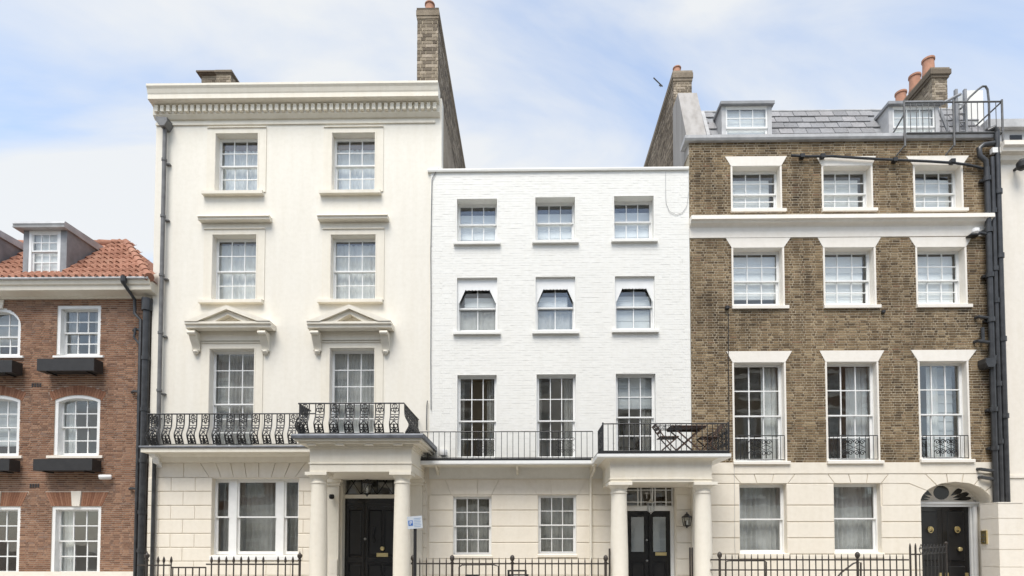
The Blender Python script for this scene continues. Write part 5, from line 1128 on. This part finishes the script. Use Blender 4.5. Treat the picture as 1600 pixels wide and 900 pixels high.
B('plate', 'brass', t, (px0-.035, px0-.001, -.26, -.08, r0, r1)); 
for k in range(3): B('button', 'steel', t, (px0-.042, px0-.0355, -.20, -.14, r0+.05+k*.08, r0+.08+k*.08))

# ================================================================== STREET RAILINGS
def spear(h, r, mat):
    m = MB().lathe([(r, 0), (r, h-.17), (r*.9, h-.165), (r*1.7, h-.13), (r*1.9, h-.10), (r*1.2, h-.04), (.002, h)], 0, 0, 8); return m.mesh('railing_bar', mat, smooth=True)
def plainspike(h, r, mat):
    return MB().lathe([(r, 0), (r, h-.10), (r*.8, h-.05), (.003, h)], 0, 0, 8).mesh('railing_bar', mat, smooth=True)
def post_mesh(h, r, mat, ball=True):
    pts = [(r, 0), (r, h-.20), (r*1.5, h-.19), (r*1.5, h-.17), (r*.8, h-.155)]
    pts += [(r*1.7, h-.12), (r*2.0, h-.08), (r*1.6, h-.03), (r*.6, h-.005), (.003, h)] if ball else [(r*1.2, h-.14), (r*2.1, h-.09), (r*1.9, h-.055), (r*.9, h-.03), (r*.5, h-.01), (.003, h+.03)]
    return MB().lathe(pts, 0, 0, 12).mesh('railing_post', mat, smooth=True)
def railing(label, pxs, Y, py_top, rails, posts, barfn, r, mat, py_post, ball, pr=.028, gap=None):
    x0, x1 = X(min(pxs+[p for p in posts]), 880, Y), X(max(pxs+[p for p in posts]), 880, Y)
    t = thing('iron_railing', label, 'railing', ((x0+x1)/2, Y, 0), 'street railings'); mid = (min(pxs)+max(pxs))/2
    zt = Z(py_top, mid, Y); bm_ = barfn(zt, r, mat); pm_ = post_mesh(Z(py_post, mid, Y), pr, mat, ball)
    for q in pxs: obj('railing_bar', bm_, t, (X(q, 880, Y), Y, 0.001))
    for q in posts: obj('railing_post', pm_, t, (X(q, 880, Y), Y, 0.001))
    for (a, b, py) in rails:
        z = Z(py, (a+b)/2, Y); B('rail', mat, t, (X(a, py, Y), X(b, py, Y), Y-.007, Y+.007, z-.02, z+.014))
    B('bottom_rail', mat, t, (x0, x1, Y-.007, Y+.007, .12, .15))
    return t
Yc = -1.62
bars = [247, 256, 267.5]+[330.5+11.55*k for k in range(8)]+[330.5+11.55*k for k in range(9, 12)]
t = railing('spear-topped iron railing with ball finials in front of the cream house', bars, Yc, 869, [(214, 268, 883), (268, 322, 886.5), (322, 470, 881.5)], [229.5, 468.3], spear, .016, 'brown_iron', 863, False)
zlo = Z(886.5, 295, Yc); me = MB().tube([(0, 0, 0), (0, 0, zlo)], .014, 6).mesh('low_bar', 'brown_iron')
for q in (270, 279, 290, 301, 311.5, 321.5): obj('low_bar', me, t, (X(q, 890, Yc), Yc, .001))
Yw = -1.42
railing('plain spiked iron railing with urn finials in front of the white house', [656+10.32*k for k in range(29)], Yw, 871.5, [(642, 953, 880.5)], [645.5, 706.5, 800.5, 946.5], plainspike, .014, 'brown_iron', 867, True)
xx = X(952.5, 880, Yw+.1); tag(MB().tube([(xx, Yw+.1, 0), (xx, Yw+.1, Z(857, 952, Yw))], .022, 8).build('iron_post', 'brown_iron', None), 'tall plain iron post against the left column of the white house porch', 'post')
for k, q in enumerate((1078.3, 1081.8)): xx = X(q, 880, -.75); tag(MB().tube([(xx, -.75, 0), (xx, -.75, Z(856, q, -.75)-.01), (xx, -.75, Z(855, q, -.75))], [.022, .022, .006], 8).build('iron_post', 'brown_iron', None, smooth=True), ('left' if k == 0 else 'right')+' one of the two plain iron posts behind the right porch column', 'post')
Yb = -1.45
railing('plain spiked iron railing with finials in front of the brown brick house', [1134+10.05*k for k in range(20)]+[1350+10.2*k for k in range(7)], Yb, 865.5, [(1110, 1420, 874.5), (1110, 1420, 890.5)], [1124.5, 1340], plainspike, .014, 'brown_iron', 862, True)
t = railing('tall pair of end bars closing the railing left of the fanlit door', [1422.5, 1431], Yb, 848.5, [(1422, 1438, 866)], [], plainspike, .022, 'brown_iron', 848, True)
# low ornamental return railing by the fanlit door, running back to the step
t = thing('step_railing', 'ornate low railing beside the steps of the fanlit black door', 'railing', (X(1460, 880, -1.0), -1.0, 0))
x0, x1 = X(1437, 880, -1.3), X(1478, 880, -.3); zt, zm = Z(851, 1455, -1.0), Z(866, 1455, -.9)
def sp(u, z): return (x0+(x1-x0)*u, -1.3+1.0*u, z)
MB().tube([sp(0, zt-.10), sp(1, zt-.04)], .012, 6).tube([sp(0, zm), sp(1, zm+.03)], .012, 6).tube([sp(0, .15), sp(1, .18)], .012, 6).build('rail', 'black_iron', t)
m = MB()
for k in range(8):
    u = (k+.5)/8; m.tube([tuple(Vector(sp(u+.05*math.cos(a/10*6.283), zm+.10+.075*math.sin(a/10*6.283)))) for a in range(10)], .009, 4, True)
    m.tube([sp(u-.06, zt-.09), sp(u, zt+.01), sp(u+.06, zt-.085)], .008, 4)
m.build('scrollwork', 'black_iron', t)
for k in range(8): MB().tube([sp(k/7, 0.001), sp(k/7, zm)], .011, 6).build('baluster', 'black_iron', t)
MB().tube([sp(1.02, 0.001), sp(1.02, zt+.02)], .025, 8).lathe([(.03, zt), (.045, zt+.04), (.003, zt+.08)], sp(1.02, 0)[0], sp(1.02, 0)[1], 10).build('end_post', 'brown_iron', t)
# basement-stair handrails and gate frames behind the railings
def hr(label, pts, Y, r=.02, name='handrail'): return tag(MB().tube([(X(a, b, Y), Y, Z(b, a, Y)) for a, b in pts]+[], r, 6).build(name, 'brown_iron', None, smooth=True), label, 'handrail')
hr('sloping iron stair handrail behind the brown house railing', [(1306, 935), (1306, 905), (1314, 895), (1333, 880.5), (1338, 879), (1345, 879), (1345, 935)], -1.2)
hr('square iron gate hoop behind the left end of the brown house railing', [(1134, 940), (1134, 878), (1139, 876), (1193, 876), (1197, 878), (1197, 940)], -1.3)
hr('square iron gate hoop behind the white house railing', [(717.5, 940), (717.5, 886), (722, 882.5), (770, 882), (779, 885), (779, 940)], -1.25)
t = thing('stair_frame', 'low black metal step frame behind the middle of the white house railing', 'frame', (X(808, 890, -1.1), -1.1, 0))
r = RC(793, 890.5, 823, 893, -1.1); B('top_bar', 'box_black', t, (r[0], r[1], -1.12, -1.08, r[2], r[3])); r2 = RC(795, 897, 826, 899.5, -1.1); B('top_bar', 'box_black', t, (r2[0], r2[1], -1.16, -1.125, r2[2], r2[3]))
B('leg', 'box_black', t, (r[0], r[0]+.05, -1.118, -1.082, 0, r[2]-.001)); B('leg', 'box_black', t, (r[1]-.05, r[1], -1.118, -1.082, 0, r[2]-.001)); B('leg', 'box_black', t, (r2[1]-.06, r2[1], -1.158, -1.127, 0, r2[2]-.001)); B('leg', 'box_black', t, (r2[0], r2[0]+.05, -1.158, -1.127, 0, r2[2]-.001))
r = RC(728, 898, 748, 910, -1.15); t = thing('meter_box', 'black box lid just showing behind the left part of the white house railing', 'box', (r[0], -1.2, 0)); B('body', 'box_black', t, (r[0]+.02, r[1]-.02, -1.3, -1.0, 0, r[3]-.04)); B('lid', 'box_black', t, (r[0], r[1], -1.32, -.98, r[3]-.039, r[3]))

# ================================================================== PARKING SIGN
Ys = -2.3; xx = X(648.5, 860, Ys)
t = thing('parking_sign', 'tilted parking sign plate on a black post beside the cream porch column', 'sign', (xx, Ys, 0))
MB().tube([(xx, Ys, 0), (xx, Ys, Z(812, 648, Ys))], .036, 12).build('post', 'black_iron', t, smooth=True)
r = RC(636.5, 806.5, 660, 826, Ys-.05); sw, shh = (r[1]-r[0])/2, (r[3]-r[2])/2; C = Vector(((r[0]+r[1])/2, Ys-.05, (r[2]+r[3])/2)); RT = Matrix.Rotation(rad(-4.5), 4, 'Y')
def sp_(name, mat, par, *bx):
    m = MB()
    for b in bx: m.box(b[0]*sw, b[1]*sw, b[4], b[5], b[2]*shh, b[3]*shh)
    o = m.build(name, mat, par); o.data.transform(Matrix.Translation(C) @ RT); return o
pl = sp_('plate', 'sign_white', t, (-1, 1, -1, 1, -.006, .006)); sp_('symbol', 'sign_blue', pl, (-.86, -.26, -.48, .36, -.009, -.0065))
sp_('letter', 'sign_white', pl, (-.70, -.58, -.36, .24, -.012, -.0095), (-.579, -.36, .12, .24, -.012, -.0095), (-.579, -.36, -.10, .0, -.012, -.0095), (-.44, -.36, .001, .119, -.012, -.0095))
sp_('text_line', 'sign_line', pl, *[(-.12, .82-.1*(k % 2), .62-.26*k-.05, .62-.26*k+.05, -.009, -.0065) for k in range(6)])
B('clamp', 'steel', t, (xx-.05, xx+.05, Ys-.042, Ys+.04, C.z-.02, C.z+.02))

# ================================================================== BALCONY FURNITURE
zf = 3.742
xt, yt = X(1072, 690, -1.0), -1.0
t = thing('bistro_table', 'dark folding bistro table with crossed legs on the white house porch balcony', 'table', (xt, yt, zf)); th = Z(668, 1072, -1.0)-zf
m = MB()
for k in range(7): m.box(xt-.42, xt+.42, yt-.28+k*.082, yt-.28+k*.082+.07, zf+th-.025, zf+th)
m.box(xt-.40, xt+.40, yt-.26, yt-.23, zf+th-.06, zf+th-.026); m.box(xt-.40, xt+.40, yt+.23, yt+.26, zf+th-.06, zf+th-.026); m.build('table_top', 'wood_chair', t)
for y in (yt-.2, yt+.2):
    for s in (-1, 1): MB().tube([(xt-s*.36, y+s*.012, zf), (xt+s*.36, y+s*.012, zf+th-.03)], .02, 4).build('leg', 'wood_chair', t)
def chair(label, x, y, s):
    t = thing('folding_chair', label, 'chair', (x, y, zf), 'folding balcony chairs')
    for q in (-.19, .19):
        MB().tube([(x-s*.25, y+q, zf), (x+s*.24, y+q*1.0, zf+.42)], .017, 4).build('leg', 'wood_chair', t); MB().tube([(x+s*.25, y+q*.9, zf), (x-s*.10, y+q*.9, zf+.40), (x-s*.32, y+q*.9, zf+.72)], .017, 4).build('back_leg', 'wood_chair', t)
    m = MB()
    for k in range(5): m.box(min(x-s*(.2-k*.09), x-s*(.2-k*.09)+s*.07), max(x-s*(.2-k*.09), x-s*(.2-k*.09)+s*.07), y-.21, y+.21, zf+.405, zf+.425)
    m.build('seat', 'wood_chair', t)
    m = MB()
    for k in range(3): u = .52+.08*k; cxx = x-s*(.10+(u-.40)/.32*.22); m.box(cxx-.012, cxx+.012, y-.19, y+.19, zf+u, zf+u+.06)
    m.build('backrest', 'wood_chair', t)
chair('dark folding chair left of the bistro table on the porch balcony', X(1042, 690, -1.0), -1.0, 1)
chair('dark folding chair right of the bistro table on the porch balcony', X(1108, 690, -1.0), -.95, -1)

# ================================================================== OPPOSITE SIDE OF THE STREET (seen in the panes)
def opp(x0, x1, h, mat, label, nw, zrows, gm='ivory_stucco'):
    t = thing('terraced_house', label, 'house', ((x0+x1)/2, -18, 0), 'terrace across the street'); ops = []
    for (z0, z1) in zrows:
        for k in range(nw):
            c = x0+(x1-x0)*(k+.5)/nw; ops.append((c-.55, c+.55, z0, z1))
    w_ = wall(t, 'wall', mat, x0, x1, 3.6, h, [o for o in ops if o[2] > 3.6], 0, .3); w2 = wall(t, 'ground_floor_wall', gm, x0, x1, -.05, 3.6, [o for o in ops if o[2] < 3.6], 0, .3)
    B('cornice', 'ivory_stucco', t, (x0+.003, x1-.003, -.35, .0-.0005, h-.45, h-.1)); B('string_course', 'ivory_stucco', t, (x0+.003, x1-.003, -.1, -.0006, 3.5, 3.75)); B('roof', 'roof_felt', t, (x0+.003, x1-.003, .31, 8, h-.3, h-.1))
    B('rear_wall', 'interior', t, (x0+.003, x1-.003, 2.5, 2.7, -.05, h-.31))
    for a, b, c, d in ops:
        u = MB(); cl = sash(u, a, b, c, (c+d)/2, .16, .2, 2, 2, .06, .05, .08, .03); cl += sash(u, a, b, (c+d)/2, d, .12, .16, 2, 2, .06, .06, .05, .03); f = u.build('window', 'white_paint', t); panes(f, [(a+.05, b-.05, c+.06, d-.05)], .165)
        B('window_surround', 'ivory_stucco', t, (a-.12, b+.12, -.06, -.0007, c-.12, c-.005), (a-.15, b+.15, -.05, -.0007, d+.005, d+.2))
    for o in [t]: o.location.y = -18; o.rotation_euler.z = math.pi; o.location.x = (x0+x1)/2
    ORG[t.name] = Vector(((x0+x1)/2, 0, 0))
    for c in t.children: c.matrix_parent_inverse = Matrix.Translation((-(x0+x1)/2, 0, 0))
rws = [(0.9, 2.9), (4.3, 6.6), (7.6, 9.3), (10.1, 11.3)]
opp(-22, -14.5, 12.5, 'red_brick', 'red brick terraced house across the street, reflected in the red house panes', 3, rws)
opp(-14.5, -7.5, 13.2, 'ivory_stucco', 'ivory terraced house across the street, reflected in the cream house panes', 3, rws)
opp(-7.5, -0.5, 12.2, 'brown_brick', 'brown brick terraced house across the street, reflected in the cream porch panes', 3, rws)
opp(-0.5, 6.5, 12.8, 'ivory_stucco', 'ivory terraced house across the street, reflected in the white house panes', 3, rws)
opp(6.5, 14, 12.4, 'brown_brick', 'brown brick terraced house across the street, reflected in the brown house panes', 3, rws)
opp(14, 21, 13.0, 'red_brick', 'red brick terraced house across the street beyond the right edge', 3, rws)
